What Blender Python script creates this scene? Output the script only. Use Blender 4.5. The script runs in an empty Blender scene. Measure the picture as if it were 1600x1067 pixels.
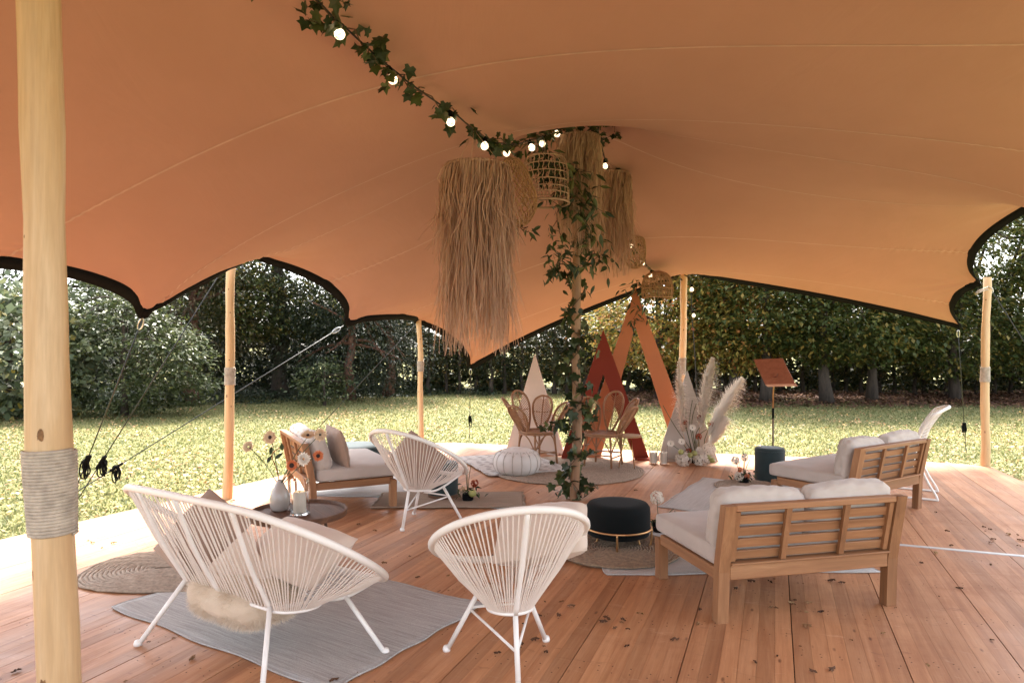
import bpy, bmesh, math, random
import numpy as np
from mathutils import Vector, Matrix, Quaternion, noise as mnoise
R = math.radians
random.seed(7); RNG = np.random.default_rng(7)
SC = bpy.context.scene
COL = SC.collection

# ------------------------------------------------------------------ camera, sky, sun, exposure
F, H, HY = 1067.0, 1.55, 540.0
cam = bpy.data.cameras.new('camera'); camo = bpy.data.objects.new('camera', cam); COL.objects.link(camo)
camo.location = (0, 0, H); camo.rotation_euler = (R(90), 0, 0)
cam.sensor_width = 36; cam.lens = 24.0; cam.shift_y = (HY - 533.5) / 1600
cam.clip_start = 0.05; cam.clip_end = 800
cam.dof.use_dof = True; cam.dof.focus_distance = 5.2; cam.dof.aperture_fstop = 5.0
SC.camera = camo
SUN_EL, SUN_AZ = R(58), R(4)          # azimuth clockwise from +Y (the view direction): the sun stands over the trees ahead
w = bpy.data.worlds.new('World'); SC.world = w; w.use_nodes = True
nt = w.node_tree; bg = nt.nodes['Background']
sky = nt.nodes.new('ShaderNodeTexSky'); sky.sky_type = 'NISHITA'; sky.sun_disc = False
sky.sun_elevation = SUN_EL; sky.sun_rotation = SUN_AZ
sky.air_density = 1.0; sky.dust_density = 3.0; sky.ozone_density = 0.6
hs = nt.nodes.new('ShaderNodeHueSaturation'); hs.inputs['Saturation'].default_value = .35      # thin bright overcast: the whole sky paler
nt.links.new(sky.outputs[0], hs.inputs['Color']); nt.links.new(hs.outputs[0], bg.inputs[0]); bg.inputs[1].default_value = 0.15
sl = bpy.data.lights.new('sun', 'SUN'); sl.energy = 3.2; sl.angle = R(14); sl.color = (1, .93, .82)
so = bpy.data.objects.new('sun', sl); COL.objects.link(so)
sd = Vector((math.sin(SUN_AZ) * math.cos(SUN_EL), math.cos(SUN_AZ) * math.cos(SUN_EL), math.sin(SUN_EL)))
so.rotation_euler = sd.to_track_quat('Z', 'Y').to_euler(); so.location = (0, 0, 30)
vs = SC.view_settings; vs.view_transform = 'Standard'; vs.look = 'None'; vs.gamma = 1; vs.use_curve_mapping = False
vs.exposure = 2.65
SC.render.engine = 'CYCLES'
SC.cycles.max_bounces = 8; SC.cycles.transparent_max_bounces = 12

# ------------------------------------------------------------------ helpers
def px(x, y, d):                      # a point seen at pixel (x,y) of the photograph at distance d
    return Vector(((x - 800) / F * d, d, H - (y - HY) / F * d))
def gp(x, y, z=0.0):                  # the point of height z seen at pixel (x,y)
    d = F * (H - z) / (y - HY)
    return Vector(((x - 800) / F * d, d, z))

def obj(name, me, m=None, parent=None, loc=None, rot=None, smooth=False):
    o = bpy.data.objects.new(name, me); COL.objects.link(o)
    if m is not None and me is not None and not me.materials: me.materials.append(m)
    if parent is not None: o.parent = parent
    if loc is not None: o.location = loc
    if rot is not None: o.rotation_euler = rot
    if smooth: me.polygons.foreach_set('use_smooth', np.ones(len(me.polygons), dtype=bool))
    return o
def npmesh(name, V, Fs):
    """V (n,3), Fs (m,k) arrays -> mesh"""
    V = np.asarray(V, dtype=np.float32); Fs = np.asarray(Fs, dtype=np.int32)
    me = bpy.data.meshes.new(name); n, k = Fs.shape
    me.vertices.add(len(V)); me.vertices.foreach_set('co', V.ravel())
    me.loops.add(n * k); me.loops.foreach_set('vertex_index', Fs.ravel())
    me.polygons.add(n); me.polygons.foreach_set('loop_start', np.arange(0, n * k, k, dtype=np.int32))
    me.update(calc_edges=True); me.validate()
    return me
def tag(o, label=None, cat=None, group=None, kind=None):
    if label: o['label'] = label
    if cat: o['category'] = cat
    if group: o['group'] = group
    if kind: o['kind'] = kind
    return o
def thing(name, label, cat, loc=(0, 0, 0), rz=0, group=None):
    o = bpy.data.objects.new(name, None); COL.objects.link(o); o.empty_display_size = .1
    o.location = loc; o.rotation_euler = (0, 0, rz)
    return tag(o, label, cat, group)
def copy_tree(o, parent=None):
    c = o.copy(); COL.objects.link(c); c.parent = parent
    for ch in o.children: copy_tree(ch, c)
    return c

class MB:
    def __init__(s): s.v = []; s.f = []
    def add(s, V, Fs):
        n = len(s.v); s.v += [tuple(p) for p in V]; s.f += [tuple(i + n for i in q) for q in Fs]; return s
    def box(s, c, d, M=None, bev=0.0):
        x, y, z = d[0] / 2, d[1] / 2, d[2] / 2
        b = min(bev, x * .9, y * .9, z * .9)
        if b <= 0:
            V = [(a * x, e * y, g * z) for g in (-1, 1) for a, e in ((-1, -1), (1, -1), (1, 1), (-1, 1))]
            Fs = [(3, 2, 1, 0), (4, 5, 6, 7), (0, 1, 5, 4), (1, 2, 6, 5), (2, 3, 7, 6), (3, 0, 4, 7)]
        else:
            V = []; 
            for sx in (-1, 1):
                for sy in (-1, 1):
                    for sz in (-1, 1):
                        V += [(sx * x, sy * (y - b), sz * (z - b)), (sx * (x - b), sy * y, sz * (z - b)), (sx * (x - b), sy * (y - b), sz * z)]
            def I(sx, sy, sz, k): return ((sx > 0) * 4 + (sy > 0) * 2 + (sz > 0)) * 3 + k
            Fs = []
            for sg in (-1, 1):
                q = [(sg, -1, -1), (sg, 1, -1), (sg, 1, 1), (sg, -1, 1)]; Fs.append([I(*p, 0) for p in (q if sg > 0 else q[::-1])])
                q = [(-1, sg, -1), (-1, sg, 1), (1, sg, 1), (1, sg, -1)]; Fs.append([I(*p, 1) for p in (q if sg > 0 else q[::-1])])
                q = [(-1, -1, sg), (1, -1, sg), (1, 1, sg), (-1, 1, sg)]; Fs.append([I(*p, 2) for p in (q if sg > 0 else q[::-1])])
            for a in (-1, 1):
                for c2 in (-1, 1):
                    Fs.append([I(-1, a, c2, 1), I(1, a, c2, 1), I(1, a, c2, 2), I(-1, a, c2, 2)])
                    Fs.append([I(a, -1, c2, 0), I(a, 1, c2, 0), I(a, 1, c2, 2), I(a, -1, c2, 2)])
                    Fs.append([I(a, c2, -1, 0), I(a, c2, 1, 0), I(a, c2, 1, 1), I(a, c2, -1, 1)])
                    for e in (-1, 1): Fs.append([I(a, c2, e, 0), I(a, c2, e, 1), I(a, c2, e, 2)])
        C = Vector(c)
        V = [(M @ Vector(p) if M is not None else Vector(p)) + C for p in V]
        return s.add(V, Fs)
    def tube(s, pts, r, n=8, closed=False, cap=True, sq=None):
        pts = [Vector(p) for p in pts]; m = len(pts)
        rr = r if hasattr(r, '__len__') else [r] * m
        V = []; up = None
        for i in range(m):
            if closed: t = pts[(i + 1) % m] - pts[i - 1]
            else: t = pts[min(i + 1, m - 1)] - pts[max(i - 1, 0)]
            if t.length < 1e-9: t = Vector((0, 0, 1))
            t.normalize()
            if up is None:
                up = Vector((0, 0, 1)) if abs(t.z) < .9 else Vector((1, 0, 0))
            a = up - t * up.dot(t)
            if a.length < 1e-6: a = Vector((1, 0, 0)) - t * t.x
            a.normalize(); up = a; b = t.cross(a)
            for k in range(n):
                g = 2 * math.pi * k / n
                V.append(pts[i] + a * (math.cos(g) * rr[i] * (sq or 1)) + b * (math.sin(g) * rr[i]))
        Fs = []
        for i in range(m if closed else m - 1):
            j = (i + 1) % m
            for k in range(n):
                l = (k + 1) % n
                Fs.append((i * n + k, i * n + l, j * n + l, j * n + k))
        if cap and not closed:
            Fs.append(tuple(range(n))[::-1]); Fs.append(tuple((m - 1) * n + k for k in range(n)))
        return s.add(V, Fs)
    def lathe(s, prof, n=32, c=(0, 0, 0), closed=False):
        m = len(prof); V = []
        for r, z in prof:
            for k in range(n):
                g = 2 * math.pi * k / n; V.append((c[0] + r * math.cos(g), c[1] + r * math.sin(g), c[2] + z))
        Fs = []
        for i in range(m if closed else m - 1):
            j = (i + 1) % m
            for k in range(n):
                l = (k + 1) % n; Fs.append((i * n + k, i * n + l, j * n + l, j * n + k))
        if not closed:
            if prof[0][0] > 1e-4: Fs.append(tuple(range(n))[::-1])
            if prof[-1][0] > 1e-4: Fs.append(tuple((m - 1) * n + k for k in range(n)))
        return s.add(V, Fs)
    def prism(s, poly, z0, z1):
        n = len(poly); V = [(p[0], p[1], z0) for p in poly] + [(p[0], p[1], z1) for p in poly]
        Fs = [tuple(range(n))[::-1], tuple(range(n, 2 * n))] + [(i, (i + 1) % n, n + (i + 1) % n, n + i) for i in range(n)]
        return s.add(V, Fs)
    def beam(s, pts, wx, t):
        """rectangular bar along a path in the y-z plane: wx wide in x, t thick"""
        pts = [Vector(p) for p in pts]; m = len(pts); V = []
        for i in range(m):
            a = (pts[i] - pts[i - 1]).normalized() if i else (pts[1] - pts[0]).normalized()
            b = (pts[i + 1] - pts[i]).normalized() if i < m - 1 else a
            tt = (a + b).normalized(); nrm = Vector((0, tt.z, -tt.y))
            if i in (0, m - 1): nrm = Vector((0, 1, 0)) * (1 if nrm.y > 0 else -1)
            k = t / 2
            V += [pts[i] + Vector((-wx / 2, 0, 0)) - nrm * k, pts[i] + Vector((wx / 2, 0, 0)) - nrm * k, pts[i] + Vector((wx / 2, 0, 0)) + nrm * k, pts[i] + Vector((-wx / 2, 0, 0)) + nrm * k]
        Fs = [(3, 2, 1, 0), tuple(4 * (m - 1) + k for k in range(4))]
        for i in range(m - 1):
            for k in range(4):
                l = (k + 1) % 4; Fs.append((4 * i + k, 4 * i + l, 4 * i + 4 + l, 4 * i + 4 + k))
        return s.add(V, Fs)
    def mesh(s, name='m'):
        me = bpy.data.meshes.new(name); me.from_pydata(s.v, [], s.f); me.update(); return me
    def build(s, name, m, parent=None, smooth=False, loc=None, rot=None, auto=False):
        me = s.mesh(name)
        if auto or not smooth:
            bm = bmesh.new(); bm.from_mesh(me); bmesh.ops.recalc_face_normals(bm, faces=bm.faces); bm.to_mesh(me); bm.free()
        o = obj(name, me, m, parent, loc, rot, smooth or auto)
        if auto: me.set_sharp_from_angle(angle=R(38))
        return o

def cr(P, n, closed=False):
    """Catmull-Rom through the points P, n steps a span"""
    P = [Vector(p) for p in P]; m = len(P); out = []
    for i in range(m if closed else m - 1):
        if closed: a, b, c, d = P[i - 1], P[i], P[(i + 1) % m], P[(i + 2) % m]
        else: a, b, c, d = P[max(i - 1, 0)], P[i], P[i + 1], P[min(i + 2, m - 1)]
        for k in range(n):
            t = k / n
            out.append(.5 * ((2 * b) + (c - a) * t + (2 * a - 5 * b + 4 * c - d) * t * t + (3 * b - a - 3 * c + d) * t ** 3))
    if not closed: out.append(P[-1])
    return out

# ------------------------------------------------------------------ materials
class NT:
    def __init__(s, name):
        s.m = bpy.data.materials.new(name); s.m.use_nodes = True; s.t = s.m.node_tree; s.n = s.t.nodes
        s.p = s.n['Principled BSDF']; s.out = s.n['Material Output']
    def N(s, ty, **kw):
        n = s.n.new(ty)
        for k, v in kw.items():
            if k.startswith('i_'): n.inputs[k[2:].replace('_', ' ')].default_value = v
            else: setattr(n, k, v)
        return n
    def L(s, a, b): s.t.links.new(a, b)
    def coord(s, scale=(1, 1, 1), kind='Object', rnd=0.0, rot=(0, 0, 0)):
        tc = s.N('ShaderNodeTexCoord'); mp = s.N('ShaderNodeMapping'); mp.inputs['Scale'].default_value = scale; mp.inputs['Rotation'].default_value = rot
        s.L(tc.outputs[kind], mp.inputs['Vector'])
        if rnd:
            s.L(s.rand(rnd), mp.inputs['Location'])
        return mp.outputs[0]
    def rand(s, k=1.0):
        oi = s.N('ShaderNodeObjectInfo'); ge = s.N('ShaderNodeNewGeometry')
        a = s.N('ShaderNodeMath', operation='ADD'); s.L(oi.outputs['Random'], a.inputs[0]); s.L(ge.outputs['Random Per Island'], a.inputs[1])
        b = s.N('ShaderNodeMath', operation='MULTIPLY'); s.L(a.outputs[0], b.inputs[0]); b.inputs[1].default_value = k
        return b.outputs[0]
    def frac_rand(s):
        a = s.N('ShaderNodeMath', operation='FRACT'); s.L(s.rand(7.31), a.inputs[0]); return a.outputs[0]
    def noise(s, v, scale, detail=4, rough=.55, dist=0.0):
        n = s.N('ShaderNodeTexNoise'); n.inputs['Scale'].default_value = scale; n.inputs['Detail'].default_value = detail
        n.inputs['Roughness'].default_value = rough; n.inputs['Distortion'].default_value = dist; s.L(v, n.inputs['Vector']); return n.outputs['Fac']
    def ramp(s, fac, stops, interp='LINEAR'):
        r = s.N('ShaderNodeValToRGB'); cr_ = r.color_ramp; cr_.interpolation = interp
        while len(cr_.elements) < len(stops): cr_.elements.new(.5)
        for e, (p, c) in zip(cr_.elements, stops):
            e.position = p; e.color = (*c, 1) if len(c) == 3 else c
        s.L(fac, r.inputs[0]); return r.outputs[0]
    def mix(s, fac, a, b, mode='MIX'):
        n = s.N('ShaderNodeMix', data_type='RGBA', blend_type=mode)
        for sock, v in ((n.inputs[0], fac), (n.inputs[6], a), (n.inputs[7], b)):
            if hasattr(v, 'links') or hasattr(v, 'is_linked'): s.L(v, sock)
            elif isinstance(v, (int, float)): sock.default_value = v
            else: sock.default_value = (*v, 1)
        return n.outputs[2]
    def bump(s, h, st=.3, dist=.01):
        b = s.N('ShaderNodeBump'); b.inputs['Strength'].default_value = st; b.inputs['Distance'].default_value = dist
        s.L(h, b.inputs['Height']); s.L(b.outputs[0], s.p.inputs['Normal']); return b
    def col(s, c):
        if hasattr(c, 'is_linked'): s.L(c, s.p.inputs['Base Color'])
        else: s.p.inputs['Base Color'].default_value = (*c, 1)
    def set(s, **kw):
        for k, v in kw.items(): s.p.inputs[k.replace('_', ' ')].default_value = v
        return s
def plain(name, c, rough=.6, var=.12, scale=8, bump=.0, bscale=60, metal=0, c2=None, spec=.5):
    t = NT(name); v = t.coord(rnd=3.1)
    d = c2 or tuple(max(0, x * (1 - var * 2)) for x in c)
    t.col(t.ramp(t.noise(v, scale, 5), [(.3, d), (.7, c)]))
    t.set(Roughness=rough, Metallic=metal, Specular_IOR_Level=spec)
    if bump: t.bump(t.noise(v, bscale, 4), bump, .004)
    return t.m
def wood(name, c1, c2, c3, axis=0, rough=.55, k=1.0, rnd=9.0, knots=False, bump=.15):
    t = NT(name); s = [14 * k, 14 * k, 14 * k]; s[axis] = .9 * k
    v = t.coord(tuple(s), rnd=rnd)
    n1 = t.noise(v, 1.6, 6, .6, .6); n2 = t.noise(v, 9, 3, .7)
    base = t.ramp(n1, [(.25, c1), (.5, c2), (.75, c3)])
    base = t.mix(t.ramp(n2, [(.35, (.0,) * 3), (.7, (.5,) * 3)]), base, tuple(x * .72 for x in c2), 'MIX')
    rv = t.ramp(t.frac_rand(), [(0, (.82, .80, .78)), (1, (1.12, 1.12, 1.12))])
    base = t.mix(1.0, base, rv, 'MULTIPLY')
    t.col(base); t.set(Roughness=rough); t.bump(n2, bump, .002)
    return t.m
def leafmat(name, stops, trans=.35, rough=.5):
    t = NT(name); ge = t.N('ShaderNodeNewGeometry'); oi = t.N('ShaderNodeObjectInfo')
    a = t.N('ShaderNodeMath', operation='ADD'); t.L(ge.outputs['Random Per Island'], a.inputs[0])
    m = t.N('ShaderNodeMath', operation='MULTIPLY'); t.L(oi.outputs['Random'], m.inputs[0]); m.inputs[1].default_value = 3.7
    t.L(m.outputs[0], a.inputs[1]); fr = t.N('ShaderNodeMath', operation='FRACT'); t.L(a.outputs[0], fr.inputs[0])
    c = t.ramp(fr.outputs[0], stops); t.col(c); t.set(Roughness=rough, Specular_IOR_Level=.35)
    tr = t.N('ShaderNodeBsdfTranslucent'); t.L(c, tr.inputs[0]); mx = t.N('ShaderNodeMixShader'); mx.inputs[0].default_value = trans
    t.L(t.p.outputs[0], mx.inputs[1]); t.L(tr.outputs[0], mx.inputs[2]); t.L(mx.outputs[0], t.out.inputs[0])
    return t.m
M = {}
M['teak_x'] = wood('teak_x', (.19, .08, .031), (.30, .138, .058), (.39, .197, .09), 0)
M['teak_y'] = wood('teak_y', (.19, .08, .031), (.30, .138, .058), (.39, .197, .09), 1)
M['teak_z'] = wood('teak_z', (.19, .08, .031), (.30, .138, .058), (.39, .197, .09), 2)
M['pole'] = wood('peeled_pole', (.47, .27, .115), (.68, .455, .24), (.80, .61, .40), 2, .55, .5, bump=.35)
M['pole_shaded'] = wood('shaded_pole', (.20, .10, .05), (.31, .17, .085), (.40, .24, .13), 2, .6, .45, bump=.2)  # peeled pole darkened: shade under the canopy is put into its colour
M['darkwood'] = wood('dark_wood', (.06, .028, .014), (.115, .055, .028), (.17, .085, .045), 0, .45)
M['black'] = plain('black_webbing', (.006, .006, .0065), .9, .2, 30, .2, spec=.1)
M['white_metal'] = plain('white_metal', (.82, .78, .74), .35, .03)
M['cord_white'] = plain('white_cord', (.80, .71, .64), .4, .05)
M['gold'] = plain('brass', (.62, .36, .17), .32, .05, metal=1.0)
M['cable'] = plain('black_cable', (.01, .01, .01), .5)
M['steel'] = plain('steel', (.6, .6, .6), .3, .05, metal=1.0)
# ------------------------------------------------------------------ ground and deck
def mat_lawn():
    t = NT('lawn'); v = t.coord()
    a = t.noise(v, .35, 5, .6); b = t.noise(v, 14, 5, .7); c = t.noise(v, 60, 3, .6)
    g = t.ramp(b, [(.3, (.088, .098, .036)), (.55, (.16, .16, .066)), (.75, (.25, .225, .11))])
    g = t.mix(t.ramp(a, [(.4, (0,) * 3), (.65, (.6,) * 3)]), g, (.19, .17, .055))
    lit = t.ramp(c, [(.58, (0,) * 3), (.66, (1,) * 3)])
    g = t.mix(t.mix(1.0, lit, t.ramp(a, [(.3, (.25,) * 3), (.7, (.8,) * 3)]), 'MULTIPLY'), g, (.42, .25, .11))
    t.col(g); t.set(Roughness=.9, Specular_IOR_Level=.15); t.bump(b, .6, .03); return t.m
V = []; 
xs = np.concatenate([np.linspace(-300, -30, 8), np.linspace(-28, 28, 57), np.linspace(30, 300, 8)])
ys = np.concatenate([np.linspace(-60, -4, 5), np.linspace(-2, 30, 33), np.linspace(34, 500, 10)])
X, Y = np.meshgrid(xs, ys)
def lawn_z(x, y):
    return -.14 + .03 * np.sin(x * .5 + 1) * np.cos(y * .43) + .05 * np.clip((y - 14) / 12, 0, 1)
Z = lawn_z(X, Y); n = len(xs); m = len(ys)
I = np.arange(n * m).reshape(m, n)
Fq = np.stack([I[:-1, :-1], I[:-1, 1:], I[1:, 1:], I[1:, :-1]], -1).reshape(-1, 4)
M['lawn'] = mat_lawn()
o = obj('lawn', npmesh('lawn', np.stack([X, Y, Z], -1).reshape(-1, 3), Fq), M['lawn'], smooth=True); tag(o, kind='structure')

AX = R(-21.0)                         # deck axes: local x = u (across the boards), local y = v (along them)
U = Vector((math.cos(AX), math.sin(AX), 0)); VV = Vector((-math.sin(AX), math.cos(AX), 0))
DECK = [(-7.4, -1.2), (2.9, -1.9), (6.12, 8.72), (5.95, 8.93), (5.6, 9.1), (-1.0, 10.93), (-1.42, 10.85)]
def to_deck(p): return (p[0] * U.x + p[1] * U.y, p[0] * VV.x + p[1] * VV.y)
DL = [to_deck(p) for p in DECK]
def clip(poly, clipper):
    out = poly
    for i in range(len(clipper)):
        a = clipper[i]; b = clipper[(i + 1) % len(clipper)]; inp = out; out = []
        if not inp: return []
        def side(p): return (b[0] - a[0]) * (p[1] - a[1]) - (b[1] - a[1]) * (p[0] - a[0])
        for k in range(len(inp)):
            p, q = inp[k - 1], inp[k]; sp, sq_ = side(p), side(q)
            if sq_ >= 0:
                if sp < 0: t = sp / (sp - sq_); out.append((p[0] + (q[0] - p[0]) * t, p[1] + (q[1] - p[1]) * t))
                out.append(q)
            elif sp >= 0:
                t = sp / (sp - sq_); out.append((p[0] + (q[0] - p[0]) * t, p[1] + (q[1] - p[1]) * t))
    return out
def mat_deck():
    t = NT('deck_board'); v = t.coord((16, .75, 16), rnd=23.0)
    n1 = t.noise(v, 1.2, 6, .62, .8); n2 = t.noise(v, 9, 4, .7, .3)
    base = t.ramp(n1, [(.22, (.27, .106, .045)), (.48, (.41, .19, .088)), (.75, (.52, .275, .142))])
    base = t.mix(t.ramp(n2, [(.45, (0,) * 3), (.75, (.45,) * 3)]), base, (.27, .11, .05))
    wv = t.coord((1, 1, 1), rot=(0, 0, .3)); big = t.noise(wv, 1.3, 5, .65, .5)      # scuffs and stains across boards
    base = t.mix(t.ramp(big, [(.52, (0,) * 3), (.72, (.5,) * 3)]), base, (.25, .095, .045))
    sc = t.coord((1.6, 7, 1), rot=(0, 0, .5)); scf = t.noise(sc, 3.0, 4, .7, 1.2)
    base = t.mix(t.ramp(scf, [(.62, (0,) * 3), (.70, (.55,) * 3)]), base, (.22, .09, .045))
    base = t.mix(t.ramp(scf, [(.27, (.5,) * 3), (.36, (0,) * 3)]), base, (.60, .40, .27))
    vk = t.N('ShaderNodeTexVoronoi'); vk.inputs['Scale'].default_value = 1.0; t.L(t.coord((9, 3.2, 1), rnd=5.0), vk.inputs['Vector'])
    base = t.mix(t.ramp(vk.outputs['Distance'], [(.035, (.85,) * 3), (.10, (0,) * 3)]), base, (.13, .045, .02))          # knots
    rv = t.ramp(t.frac_rand(), [(0, (.80, .77, .74)), (.5, (1, .98, .96)), (1, (1.16, 1.14, 1.10))])
    t.col(t.mix(1.0, base, rv, 'MULTIPLY'))
    rr = t.ramp(big, [(.3, (.42,) * 3), (.7, (.68,) * 3)]); t.L(rr, t.p.inputs['Roughness']); t.set(Specular_IOR_Level=.45)
    t.bump(n2, .25, .0016); return t.m
M['deck'] = mat_deck(); M['under'] = plain('deck_underframe', (.05, .028, .018), .9)
deck = MB().prism(DL, -.15, -.022).build('deck', M['under'], rot=(0, 0, AX)); tag(deck, kind='structure')
PW, NS, SEAMS = .51, 6, [-6.5, 1.02, 6.05, 11.2]
u0 = min(p[0] for p in DL); u1 = max(p[0] for p in DL)
OFF = to_deck(gp(1241, 1040))[0] % PW           # a wide joint passes here in the photograph
planks = []
k0 = math.floor((u0 - OFF) / PW)
rp = random.Random(3); nails = MB()
for k in range(k0, int((u1 - OFF) / PW) + 1):
    for s in range(NS):
        a = OFF + k * PW + .0022 + s * (PW - .0044) / NS; b = a + (PW - .0044) / NS - .0008
        for j in range(len(SEAMS) - 1):
            v0, v1 = SEAMS[j] + .028, SEAMS[j + 1] - .028
            poly = clip([(a, v0), (b, v0), (b, v1), (a, v1)], DL)
            if len(poly) < 3: continue
            cx = sum(p[0] for p in poly) / len(poly); cy = sum(p[1] for p in poly) / len(poly)
            wp = U * cx + VV * cy
            planks.append((poly, rp.uniform(-.0006, .0006), wp))
            vv = math.ceil(v0 / .62) * .62 + .1 * (k % 3)
            while vv < v1:
                for dv in (0, .05):
                    q = (a + (b - a) * rp.uniform(.3, .7), vv + dv + rp.uniform(-.012, .012)); wq = U * q[0] + VV * q[1]
                    if 2.0 < wq.y < 7.5 and len(clip([(q[0] - .005, q[1] - .005), (q[0] + .005, q[1] - .005), (q[0], q[1] + .005)], DL)) == 3:
                        nails.add([(q[0] + .0042 * math.cos(g), q[1] + .0042 * math.sin(g), .0011) for g in (0, 1.05, 2.09, 3.14, 4.19, 5.24)], [(0, 1, 2, 3, 4, 5)])
                vv += .62
def vis(p):
    return p[2].y if p[2].y > 1.2 else 50 - p[2].y
planks.sort(key=vis); rest = MB()
for i, (poly, dz, wp) in enumerate(planks):
    if i < 290: MB().prism(poly, -.021, dz).build('plank', M['deck'], deck)
    else: rest.prism(poly, -.021, dz)
if rest.v: tag(rest.build('plank_field', M['deck'], deck), kind='stuff')
tag(nails.build('nail_heads', M['under'], deck), kind='stuff')
M['alu'] = plain('aluminium', (.62, .62, .62), .38, .05, metal=.3)
for v in SEAMS[1:3]:
    poly = clip([(u0, v - .022), (u1, v - .022), (u1, v + .022), (u0, v + .022)], DL)
    MB().prism(poly, -.02, .003).build('joint_strip', M['alu'], deck)

# ------------------------------------------------------------------ stretch tent (force-density membrane)
NA, NB, RQ = 32, 68, 1.0
def nid(i, j): return j * (NA + 1) + i
LEFT = [(-.69, 11.3, 1.23), (-1.36, 10.0, 1.93), (-2.05, 8.6, 1.87), (-2.66, 7.0, 2.50), (-3.22, 6.0, 1.86), (-4.25, 4.1, 2.02), (-4.75, 2.9, 2.3), (-5.2, 1.4, 2.9), (-5.6, -.4, 2.6)]
RIGHT = [(6.48, 9.9, 1.85), (5.95, 8.75, 2.38), (5.55, 6.9, 3.15), (5.05, 5.7, 2.4), (4.5, 4.2, 3.3), (3.9, 2.6, 3.4), (3.2, .8, 3.4), (2.5, -1.0, 2.9)]
FAR = [LEFT[0], (2.64, 10.42, 2.68), RIGHT[0]]
NEAR = [LEFT[-1], (-1.9, -1.0, 3.5), RIGHT[-1]]
CP = Vector((.645, 6.89, 4.15)); NP = Vector((-1.58, 2.28, 4.0))
fix = {}
def side(P, ids):
    P = [Vector(p) for p in P]; L = [0]
    for a, b in zip(P, P[1:]): L.append(L[-1] + (b - a).length)
    out = []
    for p, l in zip(P, L):
        k = round(l / L[-1] * (len(ids) - 1)); fix[ids[k]] = p; out.append(ids[k])
    return out
side(LEFT, [nid(0, j) for j in range(NB + 1)]); side(RIGHT, [nid(NA, j) for j in range(NB + 1)])
side(FAR, [nid(i, 0) for i in range(NA + 1)]); side(NEAR, [nid(i, NB) for i in range(NA + 1)])
def peak(P, i, j, r=.16, dz=.03):
    for a in (-1, 0, 1):
        for b in (-1, 0, 1):
            fix[nid(i + a, j + b)] = P + (U * a - VV * b) * r + Vector((0, 0, -dz * (abs(a) + abs(b))))
JC, JN, IC = round(NB * .345), round(NB * .735), round(NA * .44)
peak(CP, IC, JC); peak(NP, IC, JN)
Nn = (NA + 1) * (NB + 1); A = np.zeros((Nn, Nn))
def link(p, q, d):
    A[p, p] += d; A[q, q] += d; A[p, q] -= d; A[q, p] -= d
for j in range(NB + 1):
    for i in range(NA + 1):
        if i < NA: link(nid(i, j), nid(i + 1, j), 30.0 if j in (0, NB) else 1.0)
        if j < NB:
            d = 7.0 if i in (0, NA) else 1.5
            if i == IC: d = RQ if JC <= j < JN else (4.0 if j < JC else 2.0)
            link(nid(i, j), nid(i, j + 1), d)
fx = np.array(sorted(fix)); fr = np.setdiff1d(np.arange(Nn), fx)
Pn = np.zeros((Nn, 3)); Pn[fx] = np.array([list(fix[k]) for k in fx])
Pn[fr] = np.linalg.solve(A[np.ix_(fr, fr)], -A[np.ix_(fr, fx)] @ Pn[fx])
G = Pn.reshape(NB + 1, NA + 1, 3)
def up2(G):                          # Catmull-Rom doubling along the first axis
    E = np.concatenate([2 * G[:1] - G[1:2], G, 2 * G[-1:] - G[-2:-1]])
    mid = (-E[:-3] + 9 * E[1:-2] + 9 * E[2:-1] - E[3:]) / 16
    out = np.empty((2 * len(G) - 1,) + G.shape[1:]); out[::2] = G; out[1::2] = mid; return out
for _ in range(2):
    G = up2(G); G = up2(G.transpose(1, 0, 2)).transpose(1, 0, 2)
TB, TA = G.shape[0], G.shape[1]
nrm = np.cross(np.gradient(G, axis=1), np.gradient(G, axis=0)); nrm /= np.linalg.norm(nrm, axis=2, keepdims=True) + 1e-9
nrm *= np.sign(nrm[..., 2:3] + 1e-9)
G = up2(G.transpose(1, 0, 2)).transpose(1, 0, 2); TB, TA = G.shape[0], G.shape[1]
nrm = np.cross(np.gradient(G, axis=1), np.gradient(G, axis=0)); nrm /= np.linalg.norm(nrm, axis=2, keepdims=True) + 1e-9
nrm *= np.sign(nrm[..., 2:3] + 1e-9)
# tension wrinkles fanning out from every tie, and small ripples where a seam runs out to the edge
disp = np.zeros((TB, TA)); rw = np.random.default_rng(8)
for P_ in LEFT + RIGHT + FAR[1:2] + NEAR[1:2]:
    dv_ = G - np.array(P_); r_ = np.linalg.norm(dv_, axis=2); an = np.arctan2(dv_ @ np.array(VV), dv_ @ np.array(U))
    kk = rw.integers(13, 19); a_ = rw.uniform(.010, .020)
    disp += a_ * np.exp(-r_ / .38) * np.minimum(1, r_ / .1) * np.sin(an * kk + rw.uniform(0, 6)) + a_ * .5 * np.exp(-r_ / .8) * np.minimum(1, r_ / .2) * np.sin(an * (kk - 6) + 1)
jj = np.arange(TB)
for j in (14, 48, 82, 109, 126, 156, 191, 226):
    for cols in (np.arange(TA), np.arange(TA)[::-1]):
        step_ = np.linalg.norm(np.diff(G[j, cols], axis=0), axis=1); l_ = np.concatenate([[0], np.cumsum(step_)])
        amp = .009 * np.clip(1 - l_ / 1.5, 0, 1) ** 1.3
        near_ = np.exp(-((jj - j) / 1.3) ** 2)
        disp[:, cols] += near_[:, None] * (amp * np.sin(l_ * 2 * np.pi / .085))[None, :]
G = G + nrm * disp[..., None]
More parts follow.
